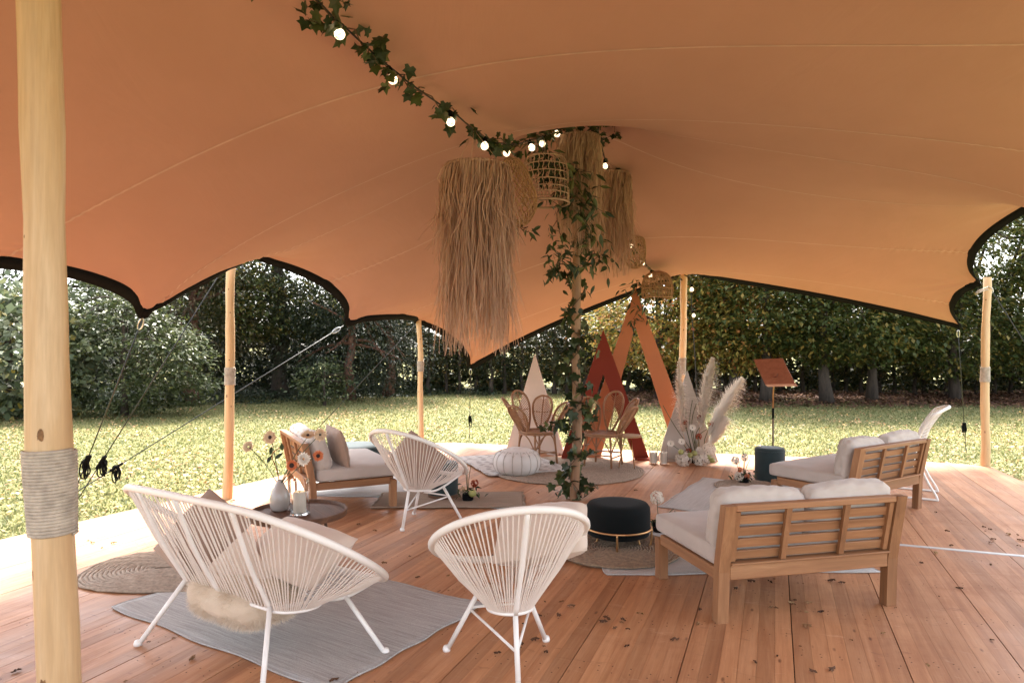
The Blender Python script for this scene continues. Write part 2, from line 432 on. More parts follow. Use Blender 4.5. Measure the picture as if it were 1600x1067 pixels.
def mat_tent():
    t = NT('tent_fabric'); v = t.coord()
    n = t.noise(v, .8, 4, .6); f = t.noise(v, 420, 2, .5)
    c = t.ramp(n, [(.3, (.40, .213, .160)), (.7, (.44, .24, .184))])
    t.col(c); t.set(Roughness=.75, Specular_IOR_Level=.25)
    w2 = t.noise(t.coord((1.0, .35, 1.0), rot=(0, 0, .37)), 2.2, 5, .6, .6)
    b1 = t.bump(f, .12, .001); b2 = t.N('ShaderNodeBump'); b2.inputs['Strength'].default_value = .25; b2.inputs['Distance'].default_value = .03
    t.L(w2, b2.inputs['Height']); t.L(b2.outputs[0], b1.inputs['Normal']); return t.m
M['tent'] = mat_tent()
M['seam'] = plain('tent_seam', (.54, .34, .26), .7)
tent = thing('stretch_tent', 'large sand coloured stretch tent canopy with black edge spanning the deck', 'tent', (.645, 6.89, 0))
TL = np.array([.645, 6.89, 0])
I = np.arange(TB * TA).reshape(TB, TA)
Fq = np.stack([I[:-1, :-1], I[:-1, 1:], I[1:, 1:], I[1:, :-1]], -1).reshape(-1, 4)
obj('canopy', npmesh('canopy', (G - TL).reshape(-1, 3), Fq), M['tent'], tent, smooth=True)
sj = [14, 48, 82, 109, 126, 156, 191, 226]
for j in sj:                          # welded seams: flat raised strips under the cloth
    V = []; wdt = .009
    for i in range(TA):
        p = G[j, i]; n_ = nrm[j, i]; tn = G[min(j + 1, TB - 1), i] - G[j - 1, i]; tn = tn / np.linalg.norm(tn)
        for a in (-wdt, wdt): V.append(p + tn * a - n_ * .0016 - TL)
    Fs = [(2 * i, 2 * i + 1, 2 * i + 3, 2 * i + 2) for i in range(TA - 1)]
    obj('seam', npmesh('seam', np.array(V), np.array(Fs)), M['seam'], tent, smooth=True)
def band(P, Q, N_, name='edge_band', wd=.085):
    """black webbing: from the border row P outward (away from the inner row Q)"""
    V = []; m = len(P)
    for k in range(m):
        o_ = P[k] - Q[k]; o_ = o_ / (np.linalg.norm(o_) + 1e-9); o_ = o_ * .8 + np.array([0, 0, -.55]); o_ /= np.linalg.norm(o_)
        n_ = N_[k]
        for a, h_ in ((-.02, -.006), (wd, -.006), (wd, .006), (-.02, .006)): V.append(P[k] + o_ * a + n_ * h_ - TL)
    Fs = [(4 * i + k, 4 * i + (k + 1) % 4, 4 * i + 4 + (k + 1) % 4, 4 * i + 4 + k) for i in range(m - 1) for k in range(4)]
    obj(name, npmesh(name, np.array(V), np.array(Fs)), M['black'], tent)
band(G[:, 0], G[:, 3], nrm[:, 0]); band(G[:, -1], G[:, -4], nrm[:, -1]); band(G[0], G[3], nrm[0]); band(G[-1], G[-4], nrm[-1])
# ------------------------------------------------------------------ poles
M['rope'] = plain('jute_rope', (.52, .44, .36), .9, .2, 25, .6, 180)
M['bark_spot'] = plain('dark_knot', (.30, .15, .06), .8, .35, 60)
POLES = 'peeled wooden tent poles'
def make_pole(base, top, r0, r1, label, wrap=None, seed=1, wob=.02, knots=6, mat='pole'):
    rd = random.Random(seed); base = Vector(base); top = Vector(top); L = top - base; n = 26
    t = thing('tent_pole', label, 'pole', base, 0, POLES)
    ph = [rd.uniform(0, 6.3) for _ in range(4)]
    def at(f):
        return L * f + Vector((math.sin(f * 5 + ph[0]) * wob + math.sin(f * 13 + ph[1]) * wob * .35, math.cos(f * 4.3 + ph[2]) * wob, 0)) * min(1, f * 6, (1 - f) * 6 + .2)
    def rad(f): return (r0 + (r1 - r0) * f) * (1 + .05 * math.sin(f * 21 + ph[3]) + .03 * math.sin(f * 47))
    MB().tube([at(i / n) for i in range(n + 1)], [rad(i / n) for i in range(n + 1)], 18).build('trunk', M[mat], t, auto=True)
    for k in range(knots):                     # branch scars
        f = rd.uniform(.06, .9); g = -math.pi / 2 + rd.uniform(-1.0, 1.0); d = Vector((math.cos(g), math.sin(g), 0)); r = rad(f)
        a = d.cross(Vector((0, 0, 1))); c = at(f); rw, rh = rd.uniform(.04, .09) * r0 * 2, rd.uniform(.06, .2) * r0 * 2
        V = [c + d * (r * 1.02)] + [c + d * (r * .985) + a * (math.cos(q) * rw) + Vector((0, 0, math.sin(q) * rh)) for q in [i * math.pi / 5 for i in range(10)]]
        MB().add(V, [(0, i + 1, (i + 1) % 10 + 1) for i in range(10)]).build('knot', M['bark_spot'], t, smooth=True)
    if wrap:
        z0, z1 = wrap; nn = max(5, int((z1 - z0) / .0105)); P = []
        w = MB(); k = 0
        pts = []; rs = nn * 14
        for i in range(rs + 1):
            f = i / rs; z = z0 + (z1 - z0) * f; ff = (z - base.z) / L.z; g = f * nn * 2 * math.pi; c = at(ff); r = rad(ff) + .006
            pts.append((c.x + r * math.cos(g), c.y + r * math.sin(g), z - base.z))
        w.tube(pts, .0062, 6); w.build('rope_wrap', M['rope'], t, smooth=True)
    return t
make_pole((-1.505, 2.28, .0), (-1.605, 2.28, 3.93), .066, .060, 'thick peeled pole in the near left foreground with broad rope wrap', (.925, 1.205), 4, .012, 9)
make_pole((.625, 6.89, 0), (.70, 6.90, 4.12), .047, .043, 'central wooden tent pole overgrown with ivy beside the dark velvet pouf', None, 8, .02, 6, 'pole_shaded')
make_pole((-2.885, 6.92, 0), (-2.85, 6.94, 2.47), .047, .042, 'straight wooden pole at the left deck edge between two guy ropes', (1.15, 1.325), 2, .008)
make_pole((-1.32, 10.0, 0), (-1.37, 10.02, 1.93), .043, .037, 'slim wooden pole at the back left corner behind the white string chair', (1.17, 1.32), 5, .012)
make_pole((2.56, 10.42, 0), (2.63, 10.42, 2.66), .05, .05, 'wooden pole at the rear edge behind the pampas grass', (1.1, 1.36), 6, .01)
make_pole((6.1, 8.80, 0), (6.14, 8.82, 2.43), .052, .044, 'pale wooden pole on the right deck corner under the canopy tip', (1.08, 1.27), 7, .01)

# ------------------------------------------------------------------ guy ropes with tensioners
def make_guy(a, b, label, f=.82, carab=True, loops=3, seed=0):
    rd = random.Random(seed); a = Vector(a); b = Vector(b); t = thing('guy_rope', label, 'rope', b, 0, 'black guy ropes of the tent')
    d = a - b; q = lambda s: d * (1 - s)
    MB().tube([q(0), q(f)], .006, 6).build('line', M['cable'], t, smooth=True)
    MB().tube([q(f), q(1)], .006, 6).build('lower_line', M['cable'], t, smooth=True)
    un = d.normalized(); ang = un.to_track_quat('Z', 'Y').to_matrix()
    c = q(f)
    MB().box(c, (.055, .03, .16), ang, .01).build('tensioner', M['black'], t)
    for k in range(loops):                     # bundled rope ends hanging from the tensioner
        o_ = Vector((rd.uniform(-.035, .035), rd.uniform(-.02, .02), .02)); hh = rd.uniform(.10, .20); ww = rd.uniform(.010, .028)
        P = [c + o_ + Vector((math.sin(g) * ww, math.sin(g * 2 + k) * .015, -hh / 2 + math.cos(g) * hh / 2)) for g in [i * 2 * math.pi / 14 for i in range(14)]]
        MB().tube(P, .007, 5, closed=True).build('rope_loop', M['black'], t, smooth=True)
    if carab:
        P = [q(.03) + un.cross(Vector((0, 1, 0))).normalized() * (.022 * math.cos(g)) + un * (.06 * math.sin(g)) for g in [i * math.pi / 6 for i in range(12)]]
        MB().tube(P, .006, 6, closed=True).build('carabiner', M['steel'], t, smooth=True)
    MB().tube([(0, 0, .06), (0, 0, -.3)], .012, 6).build('peg', M['steel'], t)
make_guy((-3.24, 6.0, 1.80), (-4.42, 6.75, -.14), 'black guy rope from the lowest left canopy scallop to the grass by the near pole', .70, True, 5, 1)
make_guy((-2.9, 6.93, 2.38), (-4.5, 6.95, -.14), 'black guy rope running down left from the top of the left deck edge pole', .80, False, 5, 2)
make_guy((-2.12, 8.6, 1.80), (-4.95, 7.6, -.14), 'long slanting guy rope crossing behind the left deck edge pole, steel hook at its top', .84, True, 6, 3)
make_guy((-1.40, 10.05, 1.88), (-3.45, 10.9, -.14), 'black guy rope ending behind the left wooden sofa cushions', .86, False, 3, 4)
make_guy((-.69, 11.36, 1.15), (-.78, 12.5, -.14), 'short black guy rope hanging from the low rear canopy corner', .70, True, 2, 5)
make_guy((6.15, 8.84, 2.36), (8.3, 9.6, -.14), 'black guy rope running off right from the right corner pole', .8, True, 2, 6)
make_guy((6.5, 9.95, 1.78), (7.25, 10.9, -.14), 'black guy rope from the far right canopy corner passing behind the right pole', .78, True, 3, 7)
t = thing('tie_rope', 'white rope lashing the canopy edge to the right corner pole', 'rope', (6.1, 8.8, 2.3))
MB().tube(cr([(0, -.05, 0), (-.06, -.03, -.03), (-.10, 0, -.05), (-.13, -.02, -.08), (-.09, -.04, -.06), (0, -.05, -.03)], 4), .008, 6).build('loop', M['rope'], t, smooth=True)
MB().tube(cr([(0, -.05, .01), (.05, -.03, -.01), (.09, 0, -.05)], 4), .008, 6).build('tail', M['rope'], t, smooth=True)

# ------------------------------------------------------------------ string lights and ivy
Gf = G.reshape(-1, 3)
def ceil_z(x, y):
    d = (Gf[:, 0] - x) ** 2 + (Gf[:, 1] - y) ** 2; k = np.argsort(d)[:4]; return float(Gf[k, 2].min())
def on_ridge(tt, y):
    d = 6.9 - 4.6 * tt; return Vector((.68 - 2.24 * tt, d, H + (HY - y) / F * d))
C1 = [on_ridge(0.0, 187), on_ridge(.09, 190), on_ridge(.176, 208), on_ridge(.304, 226), on_ridge(.427, 203), on_ridge(.585, 102), on_ridge(.70, 10), on_ridge(.80, -110), on_ridge(.96, -480)]
C2 = [px(925, 186, 6.95), px(945, 240, 7.4), px(985, 350, 8.5), px(1018, 412, 9.4), px(1058, 432, 10.3)]
P1 = cr(C1, 12); P2 = cr(C2, 12)
for P in (P1, P2):
    for p in P: p.z = min(p.z, ceil_z(p.x, p.y) - .045)
def bulbmat():
    t = NT('lit_bulb'); t.col((1, .8, .55)); t.p.inputs['Emission Color'].default_value = (1, .74, .45, 1); t.p.inputs['Emission Strength'].default_value = .55
    es = t.ramp(t.noise(t.coord(rnd=3.0), 55, 2, .5), [(.38, (.12,) * 3), (.60, (1.0,) * 3)]); t.L(es, t.p.inputs['Emission Strength'])
    t.set(Roughness=.15); return t.m
M['bulb'] = bulbmat()
def bulb_mesh():
    b = MB(); pr = [(.0, -.095)] + [(.029 * math.sin(a), -.066 - .029 * math.cos(a)) for a in [math.pi * i / 9 for i in range(1, 8)]] + [(.014, -.032)]
    b.lathe(pr, 14); return b.mesh('bulb')
BM = bulb_mesh(); BM.materials.append(M['bulb']); BM.polygons.foreach_set('use_smooth', np.ones(len(BM.polygons), dtype=bool))
SM = MB().lathe([(.0, .012), (.013, .012), (.017, 0), (.017, -.034), (.015, -.038), (0, -.038)], 12).mesh('socket'); SM.materials.append(M['black'])
def make_lights(name, label, P, spots, r=.006):
    t = thing(name, label, 'string lights', P[0]); o0 = P[0]
    MB().tube([p - o0 for p in P], r, 6).build('cable', M['cable'], t, smooth=True)
    for c in spots:
        b = obj('bulb', BM, None, t, Vector(c) - o0, (random.uniform(-.4, .4), random.uniform(-.4, .4), 0)); s = obj('socket', SM, None, b)
    return t
def near(P, x):                                # the point of a path that projects to pixel column x
    return min(P, key=lambda p: abs(800 + F * p.x / p.y - x))
make_lights('string_lights', 'string of lit bulbs sagging along the ridge from the top left to the central pole', P1, [near(P1, x) - Vector((0, 0, .012)) for x in (522, 611, 702, 755, 790, 825, 850, 868, 892)])
make_lights('string_lights', 'string of lit bulbs running down from the central pole to the rear edge', P2, [near(P2, x) - Vector((0, 0, .012)) for x in (945, 968, 985, 1000, 1018)])
P3 = cr([(2.62, 10.36, 2.62), px(1079, 440, 10.3), px(1081, 490, 10.3), px(1086, 560, 10.3), px(1089, 640, 10.3)], 6)
make_lights('string_lights', 'bulb cable hanging straight down beside the rear wooden pole', P3, [px(1081, 446, 10.3), px(1083, 486, 10.3)], .008)

def ivy_leaf():
    out = [(0, 0), (.22, -.16), (.5, -.02), (.40, .22), (.62, .5), (.30, .55), (.0, 1.05), (-.30, .55), (-.62, .5), (-.40, .22), (-.5, -.02), (-.22, -.16)]
    V = [(0, .32, .05)] + [(x, y, -.10 * abs(x) - .12 * max(0, y - .4)) for x, y in out]
    return V, [(0, i + 1, (i + 1) % 12 + 1) for i in range(12)]
def lance_leaf():
    V = [(0, 0, 0), (.14, .25, .02), (.17, .55, .03), (.0, 1.1, -.12), (-.17, .55, .03), (-.14, .25, .02), (0, .5, -.03)]
    return V, [(0, 1, 6), (1, 2, 6), (2, 3, 6), (3, 4, 6), (4, 5, 6), (5, 0, 6)]
M['ivy'] = leafmat('ivy_leaf', [(0, (.016, .028, .010)), (.6, (.030, .045, .014)), (.85, (.055, .075, .02)), (1, (.11, .12, .035))], .12, .45)
M['stem'] = plain('vine_stem', (.10, .055, .03), .8)
def leafmesh(fn, name):
    V, Fs = fn(); me = bpy.data.meshes.new(name); me.from_pydata(V, [], Fs); me.materials.append(M['ivy']); me.update(); return me
IVY, LANCE = leafmesh(ivy_leaf, 'ivy_leaf'), leafmesh(lance_leaf, 'lance_leaf')
def put_leaf(t, me, p, s, rd, droop=.9):
    o = obj('leaf', me, None, t, p, (rd.gauss(-droop, .6), rd.gauss(0, .5), rd.uniform(0, 6.3))); k = s * rd.uniform(.65, 1.3); o.scale = (k, k, k)
def make_garland(name, label, P, n, spread, size, me, seed, tend=4, cat='ivy', wrap=None, tlen=.3, dens=None):
    rd = random.Random(seed); o0 = Vector(P[0]); t = thing(name, label, cat, o0)
    Q = [Vector(p) - o0 for p in P]; st = MB()
    tw = [Vector((rd.gauss(0, spread * .22), rd.gauss(0, spread * .22), rd.gauss(0, spread * .22))) for _ in Q]
    if wrap: tw = [Vector((math.cos(i * wrap[1]) * wrap[0], math.sin(i * wrap[1]) * wrap[0], 0)) for i in range(len(Q))]
    S = [a + b for a, b in zip(Q, tw)]
    st.tube(S, .004, 5)
    spots = []
    for k in range(tend):
        i = rd.randrange(2, len(S) - 1); p = S[i]; g = rd.uniform(0, 6.3); T = [p]; v = Vector((math.cos(g) * .035, math.sin(g) * .035, rd.uniform(-.01, .02)))
        for _ in range(int(tlen / .04)): T.append(T[-1] + v + Vector((rd.gauss(0, .008), rd.gauss(0, .008), -.012)))
        st.tube(T, .0022, 4); spots += T[1:]
    st.build('stem', M['stem'], t, smooth=True)
    m = len(spots) if spots else 0
    for k in range(n):
        if spots and k < m: c = spots[k]; sp = .02
        else:
            i = rd.randrange(len(S)) if dens is None else min(len(S) - 1, int(len(S) * rd.random() ** dens)); c = S[i]; sp = spread
        put_leaf(t, me, c + Vector((rd.gauss(0, sp * .5), rd.gauss(0, sp * .5), rd.gauss(0, sp * .5) - sp * .2)), size, rd)
    return t
make_garland('ivy_garland', 'ivy garland twined along the string lights from the top left to the central pole', P1[:92], 215, .08, .066, IVY, 11, 9, tlen=.26)
make_garland('ivy_garland', 'ivy garland on the rear string lights between central pole and rear edge', P2, 90, .075, .055, IVY, 12, 5)
PI_ = [Vector((.63 + .055 * z / 4, 6.89, z)) for z in np.linspace(.02, 2.75, 60)]
make_garland('ivy_vine', 'ivy vine climbing the central wooden pole', PI_, 240, .13, .084, IVY, 13, 8, wrap=(.075, .55), tlen=.34)
PI_ = [Vector((.63 + .055 * z / 4, 6.88, z)) for z in np.linspace(.02, 1.75, 46)]
make_garland('ivy_vine', 'second thinner ivy strand on the lower half of the central pole', PI_, 140, .13, .082, IVY, 23, 5, wrap=(.07, -.48), tlen=.3)
HV = cr([px(835, 236, 6.1), px(862, 250, 6.1), px(885, 275, 6.15), px(905, 320, 6.2), px(918, 365, 6.25), px(932, 412, 6.3)], 9)
make_garland('hanging_vine', 'leafy green vine hanging in front of the middle raffia lamp', HV, 290, .16, .105, LANCE, 14, 6, tlen=.3)
HV = cr([px(868, 300, 6.15), px(873, 350, 6.15), px(868, 395, 6.15), px(880, 415, 6.2)], 9)
make_garland('hanging_vine', 'thin trailing vine hanging left of the central pole below the square basket lamp', HV, 110, .12, .095, LANCE, 15, 3)
HV = cr([px(792, 345, 5.6), px(812, 352, 5.6), px(825, 362, 5.6)], 6)
make_garland('hanging_vine', 'small leafy sprig under the round basket lamp', HV, 26, .07, .075, LANCE, 16, 1)
HV = cr([px(1000, 440, 9.4), px(1002, 465, 9.4), px(995, 500, 9.4)], 8)
make_garland('hanging_vine', 'dark trailing sprig hanging beside the rearmost basket lamp over the orange triangle', HV, 80, .15, .10, LANCE, 17, 2)
HV = cr([px(930, 184, 6.9), px(955, 195, 6.95), px(970, 212, 7.0)], 7)
make_garland('ivy_sprig', 'ivy sprig sticking out right of the central pole top', HV, 22, .07, .06, IVY, 18, 2)
P4 = cr([px(868, 690, 6.5), px(900, 640, 6.62), px(905, 600, 6.8)], 8)

# ------------------------------------------------------------------ hanging lamps
def mat_straw(name, c1, c2):
    t = NT(name); v = t.coord((1, 1, .12)); rv = t.frac_rand()
    c = t.ramp(rv, [(0, c1), (1, c2)]); t.col(t.mix(t.ramp(t.noise(v, 60, 3), [(.35, (0,) * 3), (.7, (.35,) * 3)]), c, tuple(x * .5 for x in c1)))
    t.set(Roughness=.75)
    tr = t.N('ShaderNodeBsdfTranslucent'); t.L(c, tr.inputs[0]); mx = t.N('ShaderNodeMixShader'); mx.inputs[0].default_value = .25
    t.L(t.p.outputs[0], mx.inputs[1]); t.L(tr.outputs[0], mx.inputs[2]); t.L(mx.outputs[0], t.out.inputs[0]); return t.m
M['raffia'] = mat_straw('raffia', (.38, .22, .145), (.60, .395, .28))
M['straw'] = mat_straw('pale_straw', (.42, .26, .175), (.62, .43, .31))
M['wicker'] = mat_straw('wicker', (.38, .21, .10), (.55, .34, .18))
LAMPS = 'hanging woven and raffia lamps'
def make_raffia(top, r, L, label, hang, n=520, mat='raffia', seed=1, tier=.42, wsc=1.0):
    rd = random.Random(seed); t = thing('raffia_lamp', label, 'lamp', top, 0, LAMPS)
    hp = MB().tube([(r * math.cos(g), r * math.sin(g), 0) for g in [i * math.pi / 18 for i in range(36)]], .009, 6, closed=True)
    for i in range(64):
        g = i * math.pi / 32; hp.tube([(r * 1.0 * math.cos(g) + .012 * math.cos(a) * math.cos(g), r * math.sin(g) + .012 * math.cos(a) * math.sin(g), .012 * math.sin(a)) for a in (0, 1.05, 2.1, 3.14, 4.2, 5.24)], .0035, 4, closed=True)
    hp.build('hoop', M[mat], t, smooth=True)
    rows = 9; V = []; Fs = []
    for k in range(n):
        up = rd.random() < .4; g = rd.uniform(0, 2 * math.pi); ln = L * (tier * rd.uniform(.8, 1.35) if up else rd.uniform(.72, 1.02)); wd = rd.uniform(.0016, .0042) * wsc
        r0 = r * (1.0 if up else rd.uniform(.72, 1.0)); bulge = rd.uniform(.03, .16) if up else rd.uniform(-.04, .12); tw = rd.uniform(0, 6.3); ts = rd.gauss(0, 1.2)
        dx, dy = rd.gauss(0, .035), rd.gauss(0, .035); kx = rd.gauss(0, .016); fl = rd.random() < .2; b0 = len(V)
        for i in range(rows):
            f = i / (rows - 1); rr = r0 + bulge * r * math.sin(min(1, f * 1.6) * math.pi * .5) * 1.2
            gg = g + ts * .06 * f
            x = rr * math.cos(gg) + dx * f * f + kx * math.sin(f * 9 + tw); y = rr * math.sin(gg) + dy * f * f + kx * math.cos(f * 7 + tw); z = -ln * f
            if fl and i >= 6: x += math.cos(gg) * .03 * (i - 5); y += math.sin(gg) * .03 * (i - 5); z += .02 * (i - 5)
            a = tw + f * 2.5; w_ = wd * (1 - .6 * f)
            V += [(x + math.cos(a) * w_, y + math.sin(a) * w_, z), (x - math.cos(a) * w_, y - math.sin(a) * w_, z)]
            if i: Fs.append((b0 + 2 * i - 2, b0 + 2 * i - 1, b0 + 2 * i + 1, b0 + 2 * i))
    tag(obj('fringe', npmesh('fringe', np.array(V), np.array(Fs)), M[mat], t), kind='stuff')
    h = Vector(hang) - Vector(top)
    for g in (.4, 2.5, 4.6): MB().tube([(r * math.cos(g), r * math.sin(g), 0), h], .0025, 5).build('hanging_cord', M['straw'], t, smooth=True)
    return t
def make_basket(top, prof, label, hang, nst, mat='wicker', r=.004, rings=(), twist=2.2, seed=1, both=True, straight=False):
    """prof: list of (radius, z) from the top down"""
    rd = random.Random(seed); t = thing('basket_lamp', label, 'lamp', top, 0, LAMPS); wv = MB()
    P = cr([(a, 0, z) for a, z in prof], 6)
    for s in ((1, -1) if both else (1,)):
        for k in range(nst):
            g0 = 2 * math.pi * (k + rd.uniform(-.15, .15)) / nst; pts = []
            for i, p in enumerate(P):
                f = i / (len(P) - 1); g = g0 + (0 if straight else s * twist * f) + (.03 * math.sin(i * 1.7 + k)); rr = p.x + s * .002
                pts.append((rr * math.cos(g), rr * math.sin(g), p.z))
            wv.tube(pts, r, 4, cap=False)
    tag(wv.build('weave', M[mat], t, smooth=True), kind='stuff')
    for (rr, z, th) in rings:
        MB().tube([(rr * math.cos(g), rr * math.sin(g), z) for g in [i * math.pi / 16 for i in range(32)]], th, 6, closed=True).build('ring', M[mat], t, smooth=True)
    MB().tube([(0, 0, prof[0][1]), Vector(hang) - Vector(top)], .003, 5).build('hanging_cord', M['straw'], t, smooth=True)
    return t
make_raffia(px(745, 262, 4.9), .225, 1.33, 'largest raffia fringe lamp, hanging low left of the central pole', near(P1, 738), 1150, 'raffia', 21, .40, 1.5)
make_raffia(px(905, 216, 6.45), .185, 1.1, 'raffia fringe lamp hanging in front of the central pole top', near(P1, 895), 760, 'straw', 22, .45, 1.5)
make_raffia(px(957, 273, 7.55), .18, 1.12, 'raffia fringe lamp hanging to the right of the central pole', near(P2, 945), 760, 'raffia', 23, .5, 1.6)
c = px(800, 250, 5.55); make_basket(c, [(.05, 0), (.085, -.03), (.13, -.10), (.165, -.2), (.20, -.30), (.195, -.40), (.15, -.49), (.10, -.53)], 'onion shaped wicker basket lamp half hidden behind the largest raffia lamp', near(P1, 795), 22, 'wicker', .0045, [(.05, 0, .007), (.10, -.53, .008)], 2.6, 3)
c = px(852, 243, 6.0); make_basket(c, [(.10, 0), (.165, -.03), (.195, -.12), (.205, -.25), (.205, -.42)], 'openwork square mesh basket lamp among the leaves left of the central pole', near(P1, 850), 26, 'straw', .004, [(.165, -.03, .005), (.19, -.10, .005), (.20, -.17, .005), (.205, -.24, .006), (.207, -.30, .005), (.207, -.35, .005), (.208, -.42, .011)], 0, 4, False, True)
c = px(992, 368, 8.6); make_basket(c, [(.05, 0), (.11, -.04), (.135, -.16), (.13, -.28), (.09, -.38), (.05, -.41)], 'small dark wicker basket lamp right of the raffia lamps', near(P2, 986), 24, 'wicker', .005, [(.05, 0, .006), (.05, -.41, .006)], 2.2, 5)
c = px(1027, 424, 9.35); make_basket(c, [(.03, 0), (.13, -.035), (.19, -.12), (.21, -.22), (.205, -.36)], 'dome shaped cane basket lamp at the rear edge above the orange triangle', near(P2, 1022), 26, 'wicker', .0055, [(.12, -.03, .006), (.175, -.10, .006), (.20, -.17, .006), (.21, -.24, .006), (.208, -.30, .006), (.205, -.36, .009)], .25, 6)
# ------------------------------------------------------------------ soft furnishings helpers
def fabric(name, c, var=.06, weave=380, bump=.25, rough=.9, sheen=.2):
    t = NT(name); v = t.coord(rnd=2.0)
    n = t.noise(v, 5, 4); wv = t.noise(v, weave, 2)
    d = tuple(x * (1 - var * 2.2) for x in c)
    t.col(t.ramp(n, [(.3, d), (.7, c)])); t.set(Roughness=rough, Specular_IOR_Level=.2, Sheen_Weight=sheen); t.bump(wv, bump, .0012); return t.m
M['linen'] = fabric('beige_linen', (.52, .45, .40)); M['seat'] = fabric('sofa_seat_fabric', (.50, .43, .385)); M['linen_warm'] = fabric('warm_linen', (.66, .54, .45)); M['taupe'] = fabric('taupe_linen', (.36, .25, .19))
M['velvet_black'] = fabric('dark_velvet', (.0035, .0055, .006), .1, 200, .2, .9, .03); M['velvet_teal'] = fabric('teal_velvet', (.026, .044, .047), .15, 200, .2, .8, .25)
M['white_cloth'] = fabric('white_cloth', (.74, .70, .67)); M['leather'] = fabric('white_leather', (.66, .61, .57), .05, 60, .15, .45, 0)
def _vn(p, s, sd=0.0):
    return mnoise.noise(Vector(p) * s * .42 + Vector((sd * 7.1, sd * 3.3, 0))) + .5 * mnoise.noise(Vector(p) * s * 1.05 + Vector((sd, 9, sd)))
def _vs(p, s, sd=0.0):
    return (math.sin(p[0] * s + 1.3 + sd) * math.sin(p[1] * s * 1.17 + 2.1 + sd * 2) + math.sin(p[2] * s * .93 + p[0] * s * .6 + sd) * .7 + math.sin((p[1] - p[2]) * s * 1.7 + sd * 3) * .4) / 2
def cushion(w, d, h, rnd=.05, puff=.02, wr=.004, seed=0, n=14):
    """rounded block cushion centred on the origin"""
    V = []; Fs = []; idx = {}
    def vert(a, b, c):
        k = (a, b, c)
        if k in idx: return idx[k]
        x, y, z = [(2 * q / n - 1) for q in (a, b, c)]
        X, Y, Z_ = x * w / 2, y * d / 2, z * h / 2
        cx, cy, cz = [max(-(q / 2 - rnd), min(q / 2 - rnd, p)) for p, q in ((X, w), (Y, d), (Z_, h))]
        v = Vector((X - cx, Y - cy, Z_ - cz))
        if v.length > 1e-9: v = v.normalized() * rnd
        p = Vector((cx, cy, cz)) + v
        nr = v.normalized() if v.length > 1e-9 else Vector((0, 0, 1))
        bz = puff * (1 - x * x) * (1 - y * y); by = puff * .8 * (1 - x * x) * (1 - z * z); bx = puff * .8 * (1 - y * y) * (1 - z * z)
        p += Vector((x * bx * .6, y * by, z * bz)) + nr * (wr * _vn(p, 26, seed) + wr * .6 * _vn(p, 61, seed + 2))
        idx[k] = len(V); V.append(p); return idx[k]
    for f in range(3):
        for s in (0, n):
            for a in range(n):
                for b in range(n):
                    q = []
                    for da, db in ((0, 0), (1, 0), (1, 1), (0, 1)):
                        t = [0, 0, 0]; t[f] = s; t[(f + 1) % 3] = a + da; t[(f + 2) % 3] = b + db; q.append(vert(*t))
                    Fs.append(q if s else q[::-1])
    return MB().add(V, Fs)
def pillow(w, h, th, seed=0, n=22, pinch=.07, wr=.006):
    """scatter pillow in the x-z plane, pointed corners, seam edge all round"""
    V = []; Fs = []
    def pt(a, b, s):
        u, v = 2 * a / n - 1, 2 * b / n - 1
        x = u * w / 2 * (1 - pinch * (1 - v * v)); z = v * h / 2 * (1 - pinch * (1 - u * u))
        cs_ = 1 - .075 * (u * v) ** 4; x *= cs_; z *= cs_
        t = th / 2 * (max(0, (1 - u * u)) * max(0, (1 - v * v))) ** .5
        p = Vector((x, s * t, z)); e = (1 - u * u) * (1 - v * v)
        p.y += s * (wr * _vn(Vector((x * 1.3, s, z)), 19, seed) + wr * .8 * math.sin((abs(u) + abs(v)) * 14 + seed) * (1 - e)) * min(1, e * 3)
        p.z -= .012 * (1 - v) * 0
        return p
    for s in (1, -1):
        b0 = len(V)
        for b in range(n + 1):
            for a in range(n + 1): V.append(pt(a, b, s))
        for b in range(n):
            for a in range(n):
                q = [b0 + b * (n + 1) + a, b0 + b * (n + 1) + a + 1, b0 + (b + 1) * (n + 1) + a + 1, b0 + (b + 1) * (n + 1) + a]
                Fs.append(q[::-1] if s > 0 else q)
    return MB().add(V, Fs)
def make_pillow(label, loc, rot, w=.5, h=.5, th=.16, mat='linen_warm', seed=0, group='loose scatter pillows', pinch=.07):
    t = thing('pillow', label, 'pillow', loc, 0, group); t.rotation_euler = rot
    pillow(w, h, th, seed, pinch=pinch).build('cover', M[mat], t, smooth=True)
    e = [(-w / 2 * .925, 0, -h / 2 * .925), (0, 0, -h / 2 * (1 - pinch)), (w / 2 * .925, 0, -h / 2 * .925), (w / 2 * (1 - pinch), 0, 0), (w / 2 * .925, 0, h / 2 * .925), (0, 0, h / 2 * (1 - pinch)), (-w / 2 * .925, 0, h / 2 * .925), (-w / 2 * (1 - pinch), 0, 0)]
    P = []
    for k in range(4):
        a, b, c = [Vector(e[(2 * k + q) % 8]) for q in range(3)]
        P += [(a * (1 - s) ** 2 + (2 * b - (a + c) / 2) * 2 * s * (1 - s) + c * s * s) for s in [i / 8 for i in range(8)]]
    MB().tube(P, .004, 5, closed=True).build('seam', M[mat], t, smooth=True)
    return t

